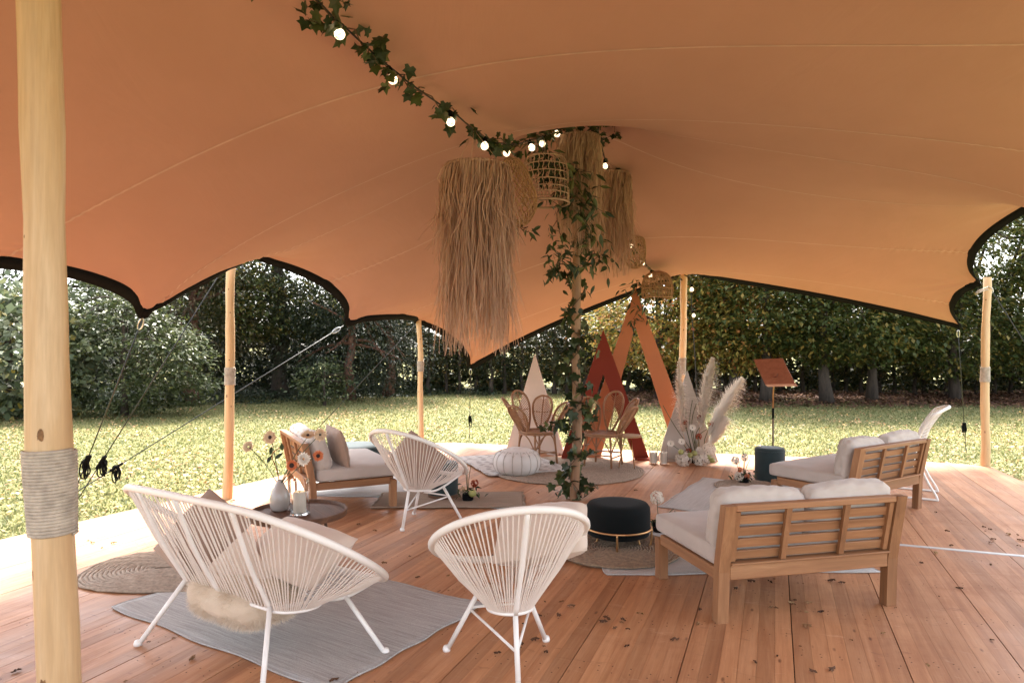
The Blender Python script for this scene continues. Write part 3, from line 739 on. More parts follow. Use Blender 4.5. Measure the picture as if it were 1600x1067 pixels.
# ------------------------------------------------------------------ wooden slatted sofas
def make_sofa(label):
    t = thing('wooden_sofa', label, 'sofa', (0, 0, 0), 0, 'slatted wooden garden sofas'); W = 1.18; xo = W / 2 - .034; yb, yf = -.385, .37
    for s in (-1, 1):
        MB().beam([(s * xo, yb + .012, 0), (s * xo, yb, .29), (s * xo, yb - .012, .36), (s * xo, yb - .075, .672)], .068, .058).build('back_post', M['teak_z'], t)
        MB().box((s * xo, yf, .135), (.068, .062, .27), None, .004).build('leg', M['teak_z'], t)
        MB().box((s * xo, (yb + yf) / 2, .268), (.05, yf - yb - .062, .066), None, .004).build('side_rail', M['teak_y'], t)
        MB().beam([(s * (xo - .055), yb - .006, .345), (s * (xo - .055), yb - .066, .634)], .03, .04).build('end_batten', M['teak_z'], t)
    MB().box((0, yf, .262), (W - .138, .034, .07), None, .004).build('front_rail', M['teak_x'], t)
    MB().box((0, yb - .004, .285), (W - .14, .05, .085), None, .004).build('back_rail', M['teak_x'], t)
    MB().box((0, yb - .012, .3335), (W - .14, .075, .011), None, .003).build('ledge', M['teak_x'], t)
    tilt = Matrix.Rotation(R(11.5), 3, 'X')
    for k in range(4):
        z = .376 + k * .069; y = yb - .012 - (z - .36) * .205 + .012
        MB().box((0, y, z), (W - .15, .018, .052), tilt, .003).build('slat', M['teak_x'], t)
    for x in (-.19, .19):
        b = MB().beam([(x, yb - .028, .342), (x, yb - .089, .640)], .034, .022).build('batten', M['teak_z'], t)
        for k in range(4):
            z = .376 + k * .069; y = yb - .012 - (z - .36) * .205 - .0285
            MB().lathe([(.004, -.0006), (.004, .0006)], 8).build('screw', M['black'], b, loc=(x, y + .0005, z), rot=(R(90), 0, 0))
    MB().box((0, yb - .068, .656), (W - .138, .06, .034), None, .004).build('top_rail', M['teak_x'], t)
    for k in range(5): MB().box((0, -.26 + k * .14, .288), (W - .17, .07, .016)).build('seat_slat', M['teak_x'], t)
    cushion(W - .03, .80, .125, .035, .012, .002, 1, 20).build('seat_cushion', M['seat'], t, smooth=True, loc=(0, .045, .362))
    for s, sd in ((-1, 3), (1, 9)):
        c = cushion(.565, .15, .35, .05, .022, .0085, sd, 30).build('back_cushion', M['linen'], t, smooth=True, loc=(s * .285, -.30 - .012 * (s > 0), .545 + .014 * (s > 0)), rot=(R(12 + 3 * s), R(-2.5 * s), 0))
    return t
SA = make_sofa('wooden slatted sofa in the right foreground seen from behind, two pale back cushions')
A0, A1, A2 = gp(1122, 973.5), gp(1400, 944.4), gp(1026.5, 904.5)
SA.location = ((A0.x + A1.x) / 2 - .01 - .09, (A0.y + A1.y) / 2 + .375, 0); SA.rotation_euler = (0, 0, R(13.4))
SB = copy_tree(SA); SB['label'] = 'wooden slatted sofa on the right, farther back beside the teal stool'
SB.location = (3.415 - .22, 6.2 + .33, 0); SB.rotation_euler = (0, 0, R(33))
SCf = copy_tree(SA); SCf['label'] = 'wooden slatted sofa on the left facing right, behind the round side table'
SCf.location = (-1.73, 6.86, 0); SCf.rotation_euler = (0, 0, R(-62))
make_pillow('added taupe pillow standing in for the shaded back cushion side of the left wooden sofa', (-1.66, 6.50, .585), (R(14), R(3), R(-58)), .46, .42, .14, 'taupe', 4)  # added to stand in for the shaded face of the near back cushion

# ------------------------------------------------------------------ white string chairs
def ring_pt(th_, rx, ry, s, zc, zt, y0=0.0):
    c, q = math.cos(th_), math.sin(th_)
    return Vector((rx * c + (s / 2 * max(-1, min(1, c * 4))), ry * q + y0, zc - zt * q))
CHAIRS = 'white string chairs'
def make_string_chair(name, label, cat, rx, ry, zc, zt, fb, ff, fw, s=0.0, fwr=None, ncord=64, zb=.315, br=.105):
    t = thing(name, label, cat, (0, 0, 0), 0, CHAIRS)
    N_ = 96; rim = [ring_pt(2 * math.pi * i / N_, rx, ry, s, zc, zt) for i in range(N_)]
    rm = MB().tube(rim, .0185, 10, closed=True).build('rim', M['rimwrap'], t, smooth=True)
    def bot(a): return ring_pt(a, br, br * 1.15, s * .92, zb, .012, -.02)
    MB().tube([bot(2 * math.pi * i / 48) for i in range(48)], .009, 8, closed=True).build('seat_ring', M['white_metal'], t, smooth=True)
    # arc-length spacing of the cords along the rim
    fine = [ring_pt(2 * math.pi * i / 720, rx, ry, s, zc, zt) for i in range(721)]; L = [0]
    for a, b in zip(fine, fine[1:]): L.append(L[-1] + (b - a).length)
    fineb = [bot(2 * math.pi * i / 720) for i in range(721)]
    for k in range(ncord):
        l = L[-1] * (k + .5) / ncord; i = int(np.searchsorted(L, l)); a = 2 * math.pi * i / 720
        p, q = ring_pt(a, rx, ry, s, zc, zt), bot(a); j = random.Random(k).gauss(0, .006)
        m = (p + q) / 2 + Vector((0, 0, -.012))
        MB().tube([p, m + Vector((j, j, 0)) * .6, q], .0037, 5, cap=False).build('cord', M['cord_white'], t, smooth=True)
    def bar(P, r=.010, nm='frame_bar'): return MB().tube(cr(P, 5), r, 8).build(nm, M['white_metal'], t, smooth=True)
    def surf(a, f):
        return ring_pt(a, rx, ry, s, zc, zt) * f + bot(a) * (1 - f)
    feet = []
    def leg(top, foot):
        top, foot = Vector(top), Vector(foot)
        l = MB().tube([top, foot], .0125, 10).build('leg', M['white_metal'], t, smooth=True)
        MB().lathe([(.0, 0), (.019, 0), (.021, .012), (.016, .026), (.0, .03)], 12).build('foot_cap', M['white_metal'], l, smooth=True, loc=(foot.x, foot.y, 0))
        return top, foot
    def mix(tf, f): return tf[0] * (1 - f) + tf[1] * f
    if s == 0:
        B = 3 * math.pi / 2
        bar([surf(B, .98), surf(B, .5) + Vector((0, -.008, -.006)), bot(B)], .012)
        lr = leg(bot(B) + Vector((0, .01, .01)), (0, -fb, 0))
        out = []
        for sg in (-1, 1):
            a = math.pi / 2 - sg * .62
            bar([bot(B) + Vector((sg * .05, .06, -.012)), bot(a) + Vector((sg * .02, .02, -.02)), surf(a, .45) + Vector((sg * .0, 0, -.035)), surf(a, .97)])
            tp = surf(a, .38) + Vector((0, 0, -.033)); out.append(leg(tp, (sg * fw, ff, 0)))
        for lf in out: MB().tube([mix(lr, .52), mix(lf, .28)], .0065, 8).build('stretcher', M['white_metal'], t, smooth=True)
        MB().tube([mix(out[0], .26), mix(out[1], .26)], .0065, 8).build('stretcher', M['white_metal'], t, smooth=True)
    else:
        for sg in (-1, 1):
            x = sg * s * .36
            def on(xx, f, q=-1):
                a_ = min([2 * math.pi * i / 720 for i in range(360, 720)] if q < 0 else [2 * math.pi * i / 720 for i in range(360)], key=lambda a: abs(surf(a, f).x - xx)); return surf(a_, f)
            bar([on(x * 1.5, .98), on(x * 1.35, .5) + Vector((0, -.012, -.01)), on(x * 1.3, .02)], .012)
            tp = on(x * 1.3, .05); leg(tp, (sg * fw, -fb, 0))
            tf = on(x * 1.7, .42, 1) + Vector((0, 0, -.03)); leg(tf, (sg * fwr, ff, 0))
            bar([on(x * 1.3, .02), on(x * 1.3, .02, 1) + Vector((0, 0, -.015)), tf, on(x * 2.0, .97, 1)])
        bar([on(-.05, .98), on(-.05, .5) + Vector((0, -.012, -.01)), on(-.05, .02)], .012)
    return t
def rimmat():
    t = NT('wrapped_rim'); v = t.coord(); t.col((.80, .755, .71)); t.set(Roughness=.45)
    t.bump(t.noise(v, 110, 2), .5, .003); return t.m
M['rimwrap'] = rimmat()
c = make_string_chair('string_chair', 'white string chair in the centre foreground holding a pale pillow', 'chair', .366, .372, .638, .217, .197, .284, .262, ncord=96)
c.location = (-.014, 3.252, 0); c.rotation_euler = (0, 0, .223)
c = make_string_chair('string_chair', 'white string chair farther back between the left sofa and the central pole', 'chair', .397, .42, .618, .238, .221, .27, .275, ncord=90)
c.location = (-.805, 5.904, 0); c.rotation_euler = (0, 0, -.542)
c = make_string_chair('string_loveseat', 'wide white string loveseat at lower left standing on a grey rug', 'loveseat', .405, .411, .575, .267, .333, .293, .498, .716, .643, ncord=150, zb=.285, br=.12)
c.location = (-1.337, 3.543, 0); c.rotation_euler = (0, 0, -.573)
# pillows in the string chairs
make_pillow('large pale linen pillow lying in the foreground string chair', (.15, 3.47, .60), (R(-70), R(-11), R(-10)), .50, .42, .24, 'linen_warm', 2)
make_pillow('taupe pillow with pointed corner in the rear string chair', (-.84, 6.0, .535), (R(-30), R(27), R(-33)), .52, .40, .16, 'taupe', 5)
make_pillow('taupe pillow peeking over the left end of the loveseat back', (-1.76, 3.88, .47), (R(-40), R(20), R(-33)), .46, .46, .15, 'taupe', 6)
make_pillow('long pale pillow along the right seat of the loveseat', (-1.13, 3.60, .47), (R(-60), R(4), R(-33)), .60, .38, .22, 'linen_warm', 7)
make_pillow('pale pillow whose corner pokes down through the loveseat seat', (-1.42, 3.56, .36), (R(-12), R(47), R(-33)), .34, .34, .12, 'linen_warm', 8)
# sheepskin hanging below the loveseat
t = thing('sheepskin', 'cream sheepskin bulging below the loveseat seat', 'sheepskin', (-1.40, 3.56, .255), -.573)
cushion(.58, .34, .20, .095, .02, .01, 4, 16).build('hide', fabric('hide', (.62, .50, .38)), t, smooth=True)
rd = np.random.default_rng(5); n = 24000
u = rd.normal(size=(n, 3)); u /= np.linalg.norm(u, axis=1, keepdims=True)
p = np.sign(u) * np.abs(u) ** .6 * np.array([.285, .165, .092])
dr = u + rd.normal(size=(n, 3)) * .45 + np.array([0, 0, -.5]); dr /= np.linalg.norm(dr, axis=1, keepdims=True); sdv = np.cross(dr, rd.normal(size=(n, 3))); sdv /= np.linalg.norm(sdv, axis=1, keepdims=True)
ln = rd.uniform(.025, .06, (n, 1)); V = np.stack([p + sdv * .0012, p - sdv * .0012, p + dr * ln], 1).reshape(-1, 3)
tag(obj('wool', npmesh('wool', V, np.arange(3 * n).reshape(-1, 3)), fabric('wool', (.74, .62, .49)), t), kind='stuff')

# ------------------------------------------------------------------ round tables, poufs, stools
def mat_tabletop():
    t = NT('walnut_top'); v = t.coord((14, 1.2, 14), rot=(0, 0, .6)); n = t.noise(v, 1.5, 6, .6, .8)
    t.col(t.ramp(n, [(.3, (.07, .033, .018)), (.55, (.13, .062, .034)), (.75, (.19, .10, .055))])); t.set(Roughness=.6, Specular_IOR_Level=.3); t.bump(n, .3, .003); return t.m
M['tabletop'] = mat_tabletop()
TBL = Vector((-1.49, 4.76, 0))
t = thing('side_table', 'round dark wood side table with raised rim carrying the vase and candle', 'table', TBL)
for k in range(7):                             # staves of the round top
    x0, x1 = -.315 + k * .09, -.315 + (k + 1) * .09 - .002
    pl = []
    for a, b in ((x0, 1), (x1, 1)): pass
    xs_ = np.linspace(x0, x1, 6); rr = .315
    pl = [(x, -math.sqrt(max(0, rr * rr - x * x))) for x in xs_] + [(x, math.sqrt(max(0, rr * rr - x * x))) for x in xs_[::-1]]
    MB().prism(pl, .372, .386).build('top_board', M['tabletop'], t, rot=(0, 0, .6))
MB().lathe([(.312, .362), (.330, .368), (.335, .40), (.330, .408), (.322, .408), (.318, .400), (.316, .374)], 56, closed=True).build('rim', M['tabletop'], t, auto=True)
for g in (.3, 1.87, 3.44, 5.0): MB().tube([(.17 * math.cos(g), .17 * math.sin(g), .372), (.235 * math.cos(g), .235 * math.sin(g), 0)], .011, 8).build('leg', M['darkwood'], t, smooth=True)
# dark pouf with brass ring stand
PF = Vector((.82, 5.28, 0))
t = thing('velvet_pouf', 'large dark velvet pouf on a brass ring stand near the central pole', 'pouf', PF)
MB().lathe([(0, .09), (.20, .09), (.237, .105), (.245, .14), (.247, .27), (.243, .31), (.225, .335), (.15, .342), (0, .340)], 48).build('cushion', M['velvet_black'], t, smooth=True)
MB().tube([(.255 * math.cos(g), .255 * math.sin(g), .155) for g in [i * math.pi / 24 for i in range(48)]], .0085, 8, closed=True).build('ring', M['gold'], t, smooth=True)
for g in (-1.75, -.25, 1.32, 2.9):
    c_, s_ = math.cos(g), math.sin(g); P = [(.255 * c_, .255 * s_, .155), (.25 * c_, .25 * s_, .04), (.215 * c_, .215 * s_, .010), (.17 * c_, .17 * s_, .014), (.15 * c_, .15 * s_, .09)]
    MB().tube(cr(P, 5), .0085, 8).build('leg', M['gold'], t, smooth=True)
def make_stool(label, loc, r, h, mat='velvet_teal', band_=None):
    t = thing('velvet_stool', label, 'stool', loc, 0, 'round teal velvet stools')
    z0 = .05 if band_ else 0
    MB().lathe([(0, z0), (r * .97, z0), (r, z0 + .012), (r * 1.003, h * .5), (r, h - .035), (r * .995, h - .022), (r * .93, h - .004), (r * .6, h), (0, h)], 40).build('body', M[mat], t, smooth=True)
    MB().tube([(r * 1.0 * math.cos(g), r * 1.0 * math.sin(g), h - .035) for g in [i * math.pi / 20 for i in range(40)]], .004, 6, closed=True).build('piping', M[mat], t, smooth=True)
    if band_: MB().lathe([(0, 0), (r * .985, 0), (r * .985, .05), (0, .05)], 40).build('base', M['darkwood'], t, auto=True)
    return t
make_stool('teal velvet stool standing beside the right rear sofa', gp(1203, 750), .165, .38)
make_stool('teal velvet stool with wooden base behind the rear string chair', gp(692, 778), .155, .37, 'velvet_teal', True)
make_stool('low wide teal pouf behind the left wooden sofa seat', (-1.9, 8.25, 0), .32, .36)
# white moroccan pouf
t = thing('leather_pouf', 'round white stitched leather pouf on the rug before the rattan chairs', 'pouf', (.06, 8.25, 0))
pr = [(0, 0), (.15, .0), (.22, .02), (.27, .07), (.29, .14), (.283, .20), (.25, .255), (.19, .29), (.12, .31), (0, .315)]
n = 64; m = MB(); P = cr([(a, 0, z) for a, z in pr], 3); V = []; Fs = []
for i, q in enumerate(P):
    for k in range(n):
        g = 2 * math.pi * k / n; rr = q.x * (1 - .018 * (abs(math.cos(g * 8)) < .22)) * (1 + .012 * abs(math.sin(g * 8))); V.append((rr * math.cos(g), rr * math.sin(g), q.z))
for i in range(len(P) - 1):
    for k in range(n): Fs.append((i * n + k, i * n + (k + 1) % n, (i + 1) * n + (k + 1) % n, (i + 1) * n + k))
m.add(V, Fs).build('body', M['leather'], t, smooth=True)
st = M['stitch'] = plain('stitching', (.40, .34, .29), .8)
for k in range(16):
    g = 2 * math.pi * (k + .5) / 16 - .0; P = cr([(a * 1.006 * math.cos(g), a * 1.006 * math.sin(g), z + .001) for a, z in pr[2:8]], 3)
    MB().tube(P, .0028, 5).build('stitched_seam', st, t, smooth=True)
    g2 = g + math.pi / 16; g3 = g - math.pi / 16
    MB().tube([(.205 * math.cos(g3), .205 * math.sin(g3), .287), (.268 * math.cos(g), .268 * math.sin(g), .240), (.205 * math.cos(g2), .205 * math.sin(g2), .287)], .0026, 5).build('stitched_point', st, t, smooth=True)
# small three-legged table
t = thing('tripod_table', 'tiny round side table on three thin brass legs beside the right rattan chair', 'table', gp(982, 731))
MB().lathe([(0, .395), (.155, .395), (.165, .402), (.165, .412), (.16, .418), (0, .416)], 36).build('top', M['wicker'], t, auto=True)
for g in (-1.2, .9, 3.6):
    l = MB().tube([(.06 * math.cos(g), .06 * math.sin(g), .395), (.15 * math.cos(g), .15 * math.sin(g), 0.0)], .007, 8).build('leg', M['gold'], t, smooth=True)
    MB().lathe([(0, 0), (.012, 0), (.012, .018), (0, .02)], 10).build('foot', M['black'], l, loc=(.15 * math.cos(g), .15 * math.sin(g), 0))

# ------------------------------------------------------------------ rattan petal chairs
M['rattan'] = plain('rattan', (.33, .155, .07), .5, .15, 20, .2, 90)
def make_petal_chair(label, loc, rz):
    t = thing('petal_chair', label, 'chair', loc, rz, 'rattan petal chairs'); zs = .42; rs = .235
    P = [(rs * math.cos(g), rs * math.sin(g), zs) for g in [i * math.pi / 18 for i in range(36)]]
    s = MB().lathe([(0, zs - .005), (rs, zs - .005), (rs, zs + .006), (0, zs + .012)], 36).build('seat', M['rattan'], t, auto=True)
    for dz in (-.012, .012): MB().tube([(a * 1.02, b * 1.02, z + dz) for a, b, z in P], .011, 8, closed=True).build('seat_hoop', M['rattan'], s, smooth=True)
    for i, an in enumerate((-86, -43, 0, 43, 86)):   # fan of petals: angle from the back, which is -y
        a = R(an) * 1.15; out = Vector((math.sin(a), -math.cos(a), 0)); side_ = Vector((math.cos(a), math.sin(a), 0))
        Lp = .56 - .06 * abs(an) / 43; wp = .165; base = out * (rs * .93) + Vector((0, 0, zs + .005))
        up = (Vector((0, 0, 1)) * math.cos(R(24 + abs(an) * .12)) + out * math.sin(R(24 + abs(an) * .12)))
        nrm_ = side_.cross(up)
        def pp(u, v): return base + side_ * u + up * v - nrm_ * (u * u * 1.0)
        outl = []
        for k in range(40):
            g = 2 * math.pi * k / 40; v = (1 - math.cos(g)) / 2; wd = wp * (math.sin(g)) * (.45 + .62 * v) ; outl.append(pp(wd, v * Lp))
        pet = MB().tube(outl, .0155, 8, closed=True).build('petal', M['rattan'], t, smooth=True)
        MB().tube([pp(0, 0), pp(0, Lp)], .008, 6).build('midrib', M['rattan'], pet, smooth=True)
        vn = MB()
        def halfw(v):
            f = max(0.0, min(1.0, v / Lp)); sn = math.sqrt(max(0, 1 - (1 - 2 * f) ** 2)); return wp * sn * (.45 + .62 * f)
        for k in range(2, 17):
            v0 = Lp * k / 19
            for sg in (-1, 1):
                u_ = 0; v = v0
                while u_ < halfw(v) and v < Lp: u_ += .004; v += .0032
                vn.tube([pp(0, v0), pp(sg * u_, v)], .0052, 4)
        vn.tube([pp(-halfw(Lp * .52), Lp * .52), pp(0, Lp * .50), pp(halfw(Lp * .52), Lp * .52)], .006, 5)
        tag(vn.build('ribs', M['rattan'], pet), kind='stuff')
    for g in (45, 135, 225, 315):
        c_, s_ = math.cos(R(g)), math.sin(R(g)); top = Vector((rs * .95 * c_, rs * .95 * s_, zs)); ft = Vector((rs * 1.12 * c_, rs * 1.12 * s_, 0))
        MB().tube([top, ft], .014, 8).build('leg', M['rattan'], t, smooth=True)
        for sg in (-1, 1):
            g2 = R(g + sg * 38); MB().tube(cr([top * .45 + ft * .55, Vector((rs * 1.0 * math.cos(R(g + sg * 18)), rs * math.sin(R(g + sg * 18)), zs * .80)), Vector((rs * math.cos(g2), rs * math.sin(g2), zs - .01))], 4), .009, 6).build('brace', M['rattan'], t, smooth=True)
    for k in range(4):
        g, h_ = R(45 + 90 * k), R(135 + 90 * k); z = .14 if k % 2 else .17
        MB().tube([(rs * 1.07 * math.cos(g), rs * 1.07 * math.sin(g), z), (rs * 1.07 * math.cos(h_), rs * 1.07 * math.sin(h_), z)], .010, 8).build('stretcher', M['rattan'], t, smooth=True)
    return t
make_petal_chair('rattan petal chair in front of the white triangle', (.33, 8.95, 0), R(180 + 36))
make_petal_chair('rattan petal chair behind the ivy pole, in front of the red triangle', (1.17, 8.75, 0), R(180 - 30))

# ------------------------------------------------------------------ white woven lounge chair behind the right sofa
t = thing('woven_chair', 'white woven chair with flared back behind the right rear sofa', 'chair', (4.06, 7.2, 0), R(58))
def bk(u, v):   # u across -1..1, v up 0..1
    wdt = .19 + .12 * v ** 1.3; y = -.20 - .16 * v - .07 * max(0, v - .55) ** 1.5 * 4 + .16 * u * u * (.35 + .3 * v); return Vector((u * wdt, y, .36 + .56 * v - .05 * (abs(u) ** 3) * v))
lt = MB()
for i in range(17):
    u0 = -1 + i / 8
    lt.tube([bk(max(-1, min(1, u0 + .0)), v / 12) for v in range(13)], .004, 4)
for j in range(16):
    lt.tube([bk(-1 + i / 8, j / 15) for i in range(17)], .004, 4)
tag(lt.build('weave', M['white_metal'], t, smooth=True), kind='stuff')
outl = [bk(-1, v / 10) for v in range(11)] + [bk(-1 + i / 6, 1) + Vector((0, -.02, .005)) for i in range(1, 12)] + [bk(1, 1 - v / 10) for v in range(11)]
MB().tube(cr(outl, 2), .017, 8).build('back_frame', M['white_metal'], t, smooth=True)
cushion(.46, .46, .05, .02, .005, .001, 2, 10).build('seat', M['white_cloth'], t, smooth=True, loc=(0, .03, .36))
for s in (-1, 1):
    MB().tube(cr([(s * .2, .24, .35), (s * .23, .25, .2), (s * .25, .26, .03), (s * .25, .20, .012), (s * .25, -.30, .012), (s * .25, -.36, .03), (s * .23, -.28, .18), (s * .2, -.2, .36)], 5), .011, 8).build('sled_leg', M['white_metal'], t, smooth=True)
    MB().tube(cr([bk(s, .45), (s * .27, -.05, .56), (s * .25, .22, .50), (s * .2, .25, .36)], 5), .014, 8).build('armrest', M['white_metal'], t, smooth=True)
# ------------------------------------------------------------------ rugs
def rugmat(name, c1, c2, sc=(3, 90, 3), rot=0.0, dots=None):
    t = NT(name); v = t.coord(sc, rot=(0, 0, rot)); n = t.noise(v, 1.0, 5, .7); v2 = t.coord(); n2 = t.noise(v2, 160, 3, .7)
    c = t.ramp(n, [(.3, c1), (.7, c2)])
    c = t.mix(t.ramp(n2, [(.4, (0,) * 3), (.75, (.45,) * 3)]), c, tuple(x * .55 for x in c1))
    if dots:
        vo = t.N('ShaderNodeTexVoronoi'); vo.inputs['Scale'].default_value = 7; vo.inputs['Randomness'].default_value = .45; t.L(t.coord((1, 1.9, 1)), vo.inputs['Vector'])
        c = t.mix(t.ramp(vo.outputs['Distance'], [(.24, (1,) * 3), (.32, (0,) * 3)]), c, dots)
    t.col(c); t.set(Roughness=.95, Specular_IOR_Level=.1); t.bump(n2, .7, .004); return t.m
M['rug_grey'] = rugmat('grey_rug', (.31, .29, .275), (.56, .535, .51)); M['rug_pale'] = rugmat('pale_rug', (.42, .40, .385), (.58, .56, .54)); M['rug_beige'] = rugmat('beige_rug', (.26, .19, .14), (.40, .31, .24))
M['rug_kilim'] = rugmat('spotted_rug', (.50, .46, .43), (.62, .58, .55), dots=(.26, .23, .21))
M['jute'] = plain('jute_braid', (.36, .255, .17), .95, .25, 40, .8, 140); M['jute_pale'] = plain('pale_jute_braid', (.42, .32, .24), .95, .22, 40, .8, 140)
def make_rug(label, o, e1, e2, mat, z=.004, seed=0, fringe=False, wav=.006):
    o = Vector((o[0], o[1], 0)); e1 = Vector((e1[0], e1[1], 0)); e2 = Vector((e2[0], e2[1], 0)); rd = random.Random(seed)
    t = thing('rug', label, 'rug', o + (e1 + e2) / 2, math.atan2(e1.y, e1.x)); a, b = e1.length, e2.length; n, m = 44, 30; th = .007; V = []; ph = [rd.uniform(0, 6.3) for _ in range(5)]
    def pt(i, j, top):
        u, v = i / n - .5, j / m - .5
        ed = .008 * (math.sin(v * 23 + ph[0]) * abs(u) * 2 * (abs(u) > .49)); ex = .010 * math.sin(u * 17 + ph[1]) * (abs(v) > .49)
        wz = max(0, wav * (math.sin(u * 15 + v * 4 + ph[2]) + math.sin(v * 17 - u * 3 + ph[3]) - .6))
        if (i in (0, n) or j in (0, m)): wz *= .6
        return (u * a + ed, v * b + ex, z + (th if top else 0) + wz * (1 if top else .9))
    for top in (1, 0):
        for j in range(m + 1):
            for i in range(n + 1): V.append(pt(i, j, top))
    N_ = (n + 1) * (m + 1); Fs = []
    for j in range(m):
        for i in range(n):
            q = [j * (n + 1) + i, j * (n + 1) + i + 1, (j + 1) * (n + 1) + i + 1, (j + 1) * (n + 1) + i]; Fs.append(q); Fs.append([k + N_ for k in q[::-1]])
    for i in range(n): Fs += [[i + 1, i, i + N_, i + 1 + N_], [m * (n + 1) + i, m * (n + 1) + i + 1, m * (n + 1) + i + 1 + N_, m * (n + 1) + i + N_]]
    for j in range(m): a_, b_ = j * (n + 1), (j + 1) * (n + 1); Fs += [[a_, b_, b_ + N_, a_ + N_], [b_ + n, a_ + n, a_ + n + N_, b_ + n + N_]]
    MB().add(V, Fs).build('weave', M[mat], t, smooth=True)
    P = [pt(i, 0, 1) for i in range(n)] + [pt(n, j, 1) for j in range(m)] + [pt(i, m, 1) for i in range(n, 0, -1)] + [pt(0, j, 1) for j in range(m, 0, -1)]
    MB().tube([(p[0], p[1], p[2] - .003) for p in P], .006, 5, closed=True).build('hem', M[mat], t, smooth=True)
    return t
def make_jute(label, c, rx, ry, rz=0, mat='jute', z=.012, step=.022, squ=2.0):
    t = thing('jute_rug', label, 'rug', (c[0], c[1], 0), rz, 'round and oval jute rugs'); b = MB(); k = 0; r = min(rx, ry); rd = random.Random(int(c[0] * 100))
    for q in range(int(r / step)):
        f = 1 - q * step / r; P = []; nn = 64
        for i in range(nn):
            g = 2 * math.pi * i / nn; cc, ss = math.cos(g), math.sin(g); e = 2 / squ
            x = (rx - q * step) * math.copysign(abs(cc) ** e, cc); y = (ry - q * step) * math.copysign(abs(ss) ** e, ss)
            P.append((x + rd.gauss(0, .0012), y + rd.gauss(0, .0012), z + .0025 * math.sin(i * 1.9 + q * 1.3) + rd.gauss(0, .0006)))
        b.tube(P, step * .55, 5, closed=True, sq=.62)
    tag(b.build('braid', M[mat], t, smooth=True), kind='stuff')
    pl = MB().lathe([(0, .003), (1, .003), (1, .0075), (0, .0075)], 40).build('backing', M[mat], t); pl.scale = (rx * .97, ry * .97, 1)
    return t
make_rug('grey woven rug under the white loveseat', (-2.38, 4.04), (1.55, -.98), (.68, 1.0), 'rug_grey', .004, 1)
make_jute('braided jute rug at the left beside the loveseat', (-2.12, 4.74), .80, .46, R(4), 'jute_pale', .012, .026, 2.6)
make_rug('pale grey rug under the foreground wooden sofa', (.64, 4.60), (1.87, .07), (-.04, 1.05), 'rug_pale', .003, 3, wav=.003)
make_jute('round brown jute rug under the dark velvet pouf', (.79, 5.17), .47, .47, 0, 'jute', .022)
make_rug('pale grey rug lying between the two right sofas', (1.41, 6.55), (.825, 1.42), (1.12, -.65), 'rug_pale', .004, 5)
make_jute('small round jute mat under the right flower pot', (2.58, 7.42), .36, .36, 0, 'jute_pale', .022)
make_rug('white rug reaching out under the left wooden sofa', (-2.5, 7.05), (1.75, -.1), (.08, 1.2), 'rug_pale', .003, 6, wav=.002)
make_rug('beige rug under the teal stool behind the rear string chair', (-1.34, 6.48), (1.46, .02), (.0, .66), 'rug_beige', .012, 7, wav=.004)
make_jute('large round jute rug in front of the triangles', (.68, 8.5), .94, .94, 0, 'jute_pale', .012, .026)
make_rug('white spotted rug under the leather pouf', (-.30, 8.02), (1.0, .36), (-.42, 1.36), 'rug_kilim', .020, 8, wav=.003)

# ------------------------------------------------------------------ painted triangles
def paint(name, c): return plain(name, c, .8, .06, 2.5, .12, 120, spec=.2)
M['t_white'] = paint('beige_paint', (.55, .43, .355)); M['t_red'] = paint('rust_paint', (.20, .030, .015)); M['t_orange'] = paint('terracotta_paint', (.49, .175, .078)); M['t_grey'] = paint('grey_paint', (.50, .445, .40))
def make_tri(name, label, L, Rr, zt, mat, hole=None, apex_f=.5, feet=((.1,), (.9,)), th=.03):
    L, Rr = Vector(L), Vector(Rr); e = (Rr - L); W = e.length; t = thing(name, label, 'triangle', L, math.atan2(e.y, e.x), 'painted wooden triangles')
    ax = W * apex_f
    if hole is None: poly = [(0, 0), (W, 0), (ax, zt)]
    else:
        lw, hz = hole; poly = [(0, 0), (lw, 0), (ax, hz), (W - lw, 0), (W, 0), (ax, zt)]
    n = len(poly); V = [(x, -th / 2, z) for x, z in poly] + [(x, th / 2, z) for x, z in poly]
    if hole is None: Fs = [(0, 1, 2), (5, 4, 3)]
    else: Fs = [(0, 1, 2, 5), (5, 2, 3, 4), (11, 8, 7, 6), (10, 9, 8, 11)]
    Fs += [(i, i + n, (i + 1) % n + n, (i + 1) % n) for i in range(n)]
    MB().add(V, Fs).build('panel', M[mat], t)
    for f in feet: MB().box((W * f[0], .02, .014), (.16, .26, .026), None, .003).build('foot_plate', M[mat], t)
    return t
make_tri('painted_triangle', 'solid pale beige triangle panel behind the left rattan chair', gp(792, 702), gp(882, 711), 1.42, 't_white', feet=((.2,), (.85,)))
make_tri('painted_triangle', 'tallest terracotta orange triangle frame', gp(905, 713), gp(1092, 715), 2.36, 't_orange', (.30, 1.83), .47, ((.09,), (.91,)))
make_tri('painted_triangle', 'dark rust red triangle frame in front of the orange one', gp(876, 717), gp(1015, 718), 1.77, 't_red', (.20, 1.16), .48, ((.08,), (.92,)))
make_tri('painted_triangle', 'solid grey triangle panel behind the pampas grass', gp(1026, 719), gp(1122, 721), 1.22, 't_grey', feet=((.2,), (.85,)))

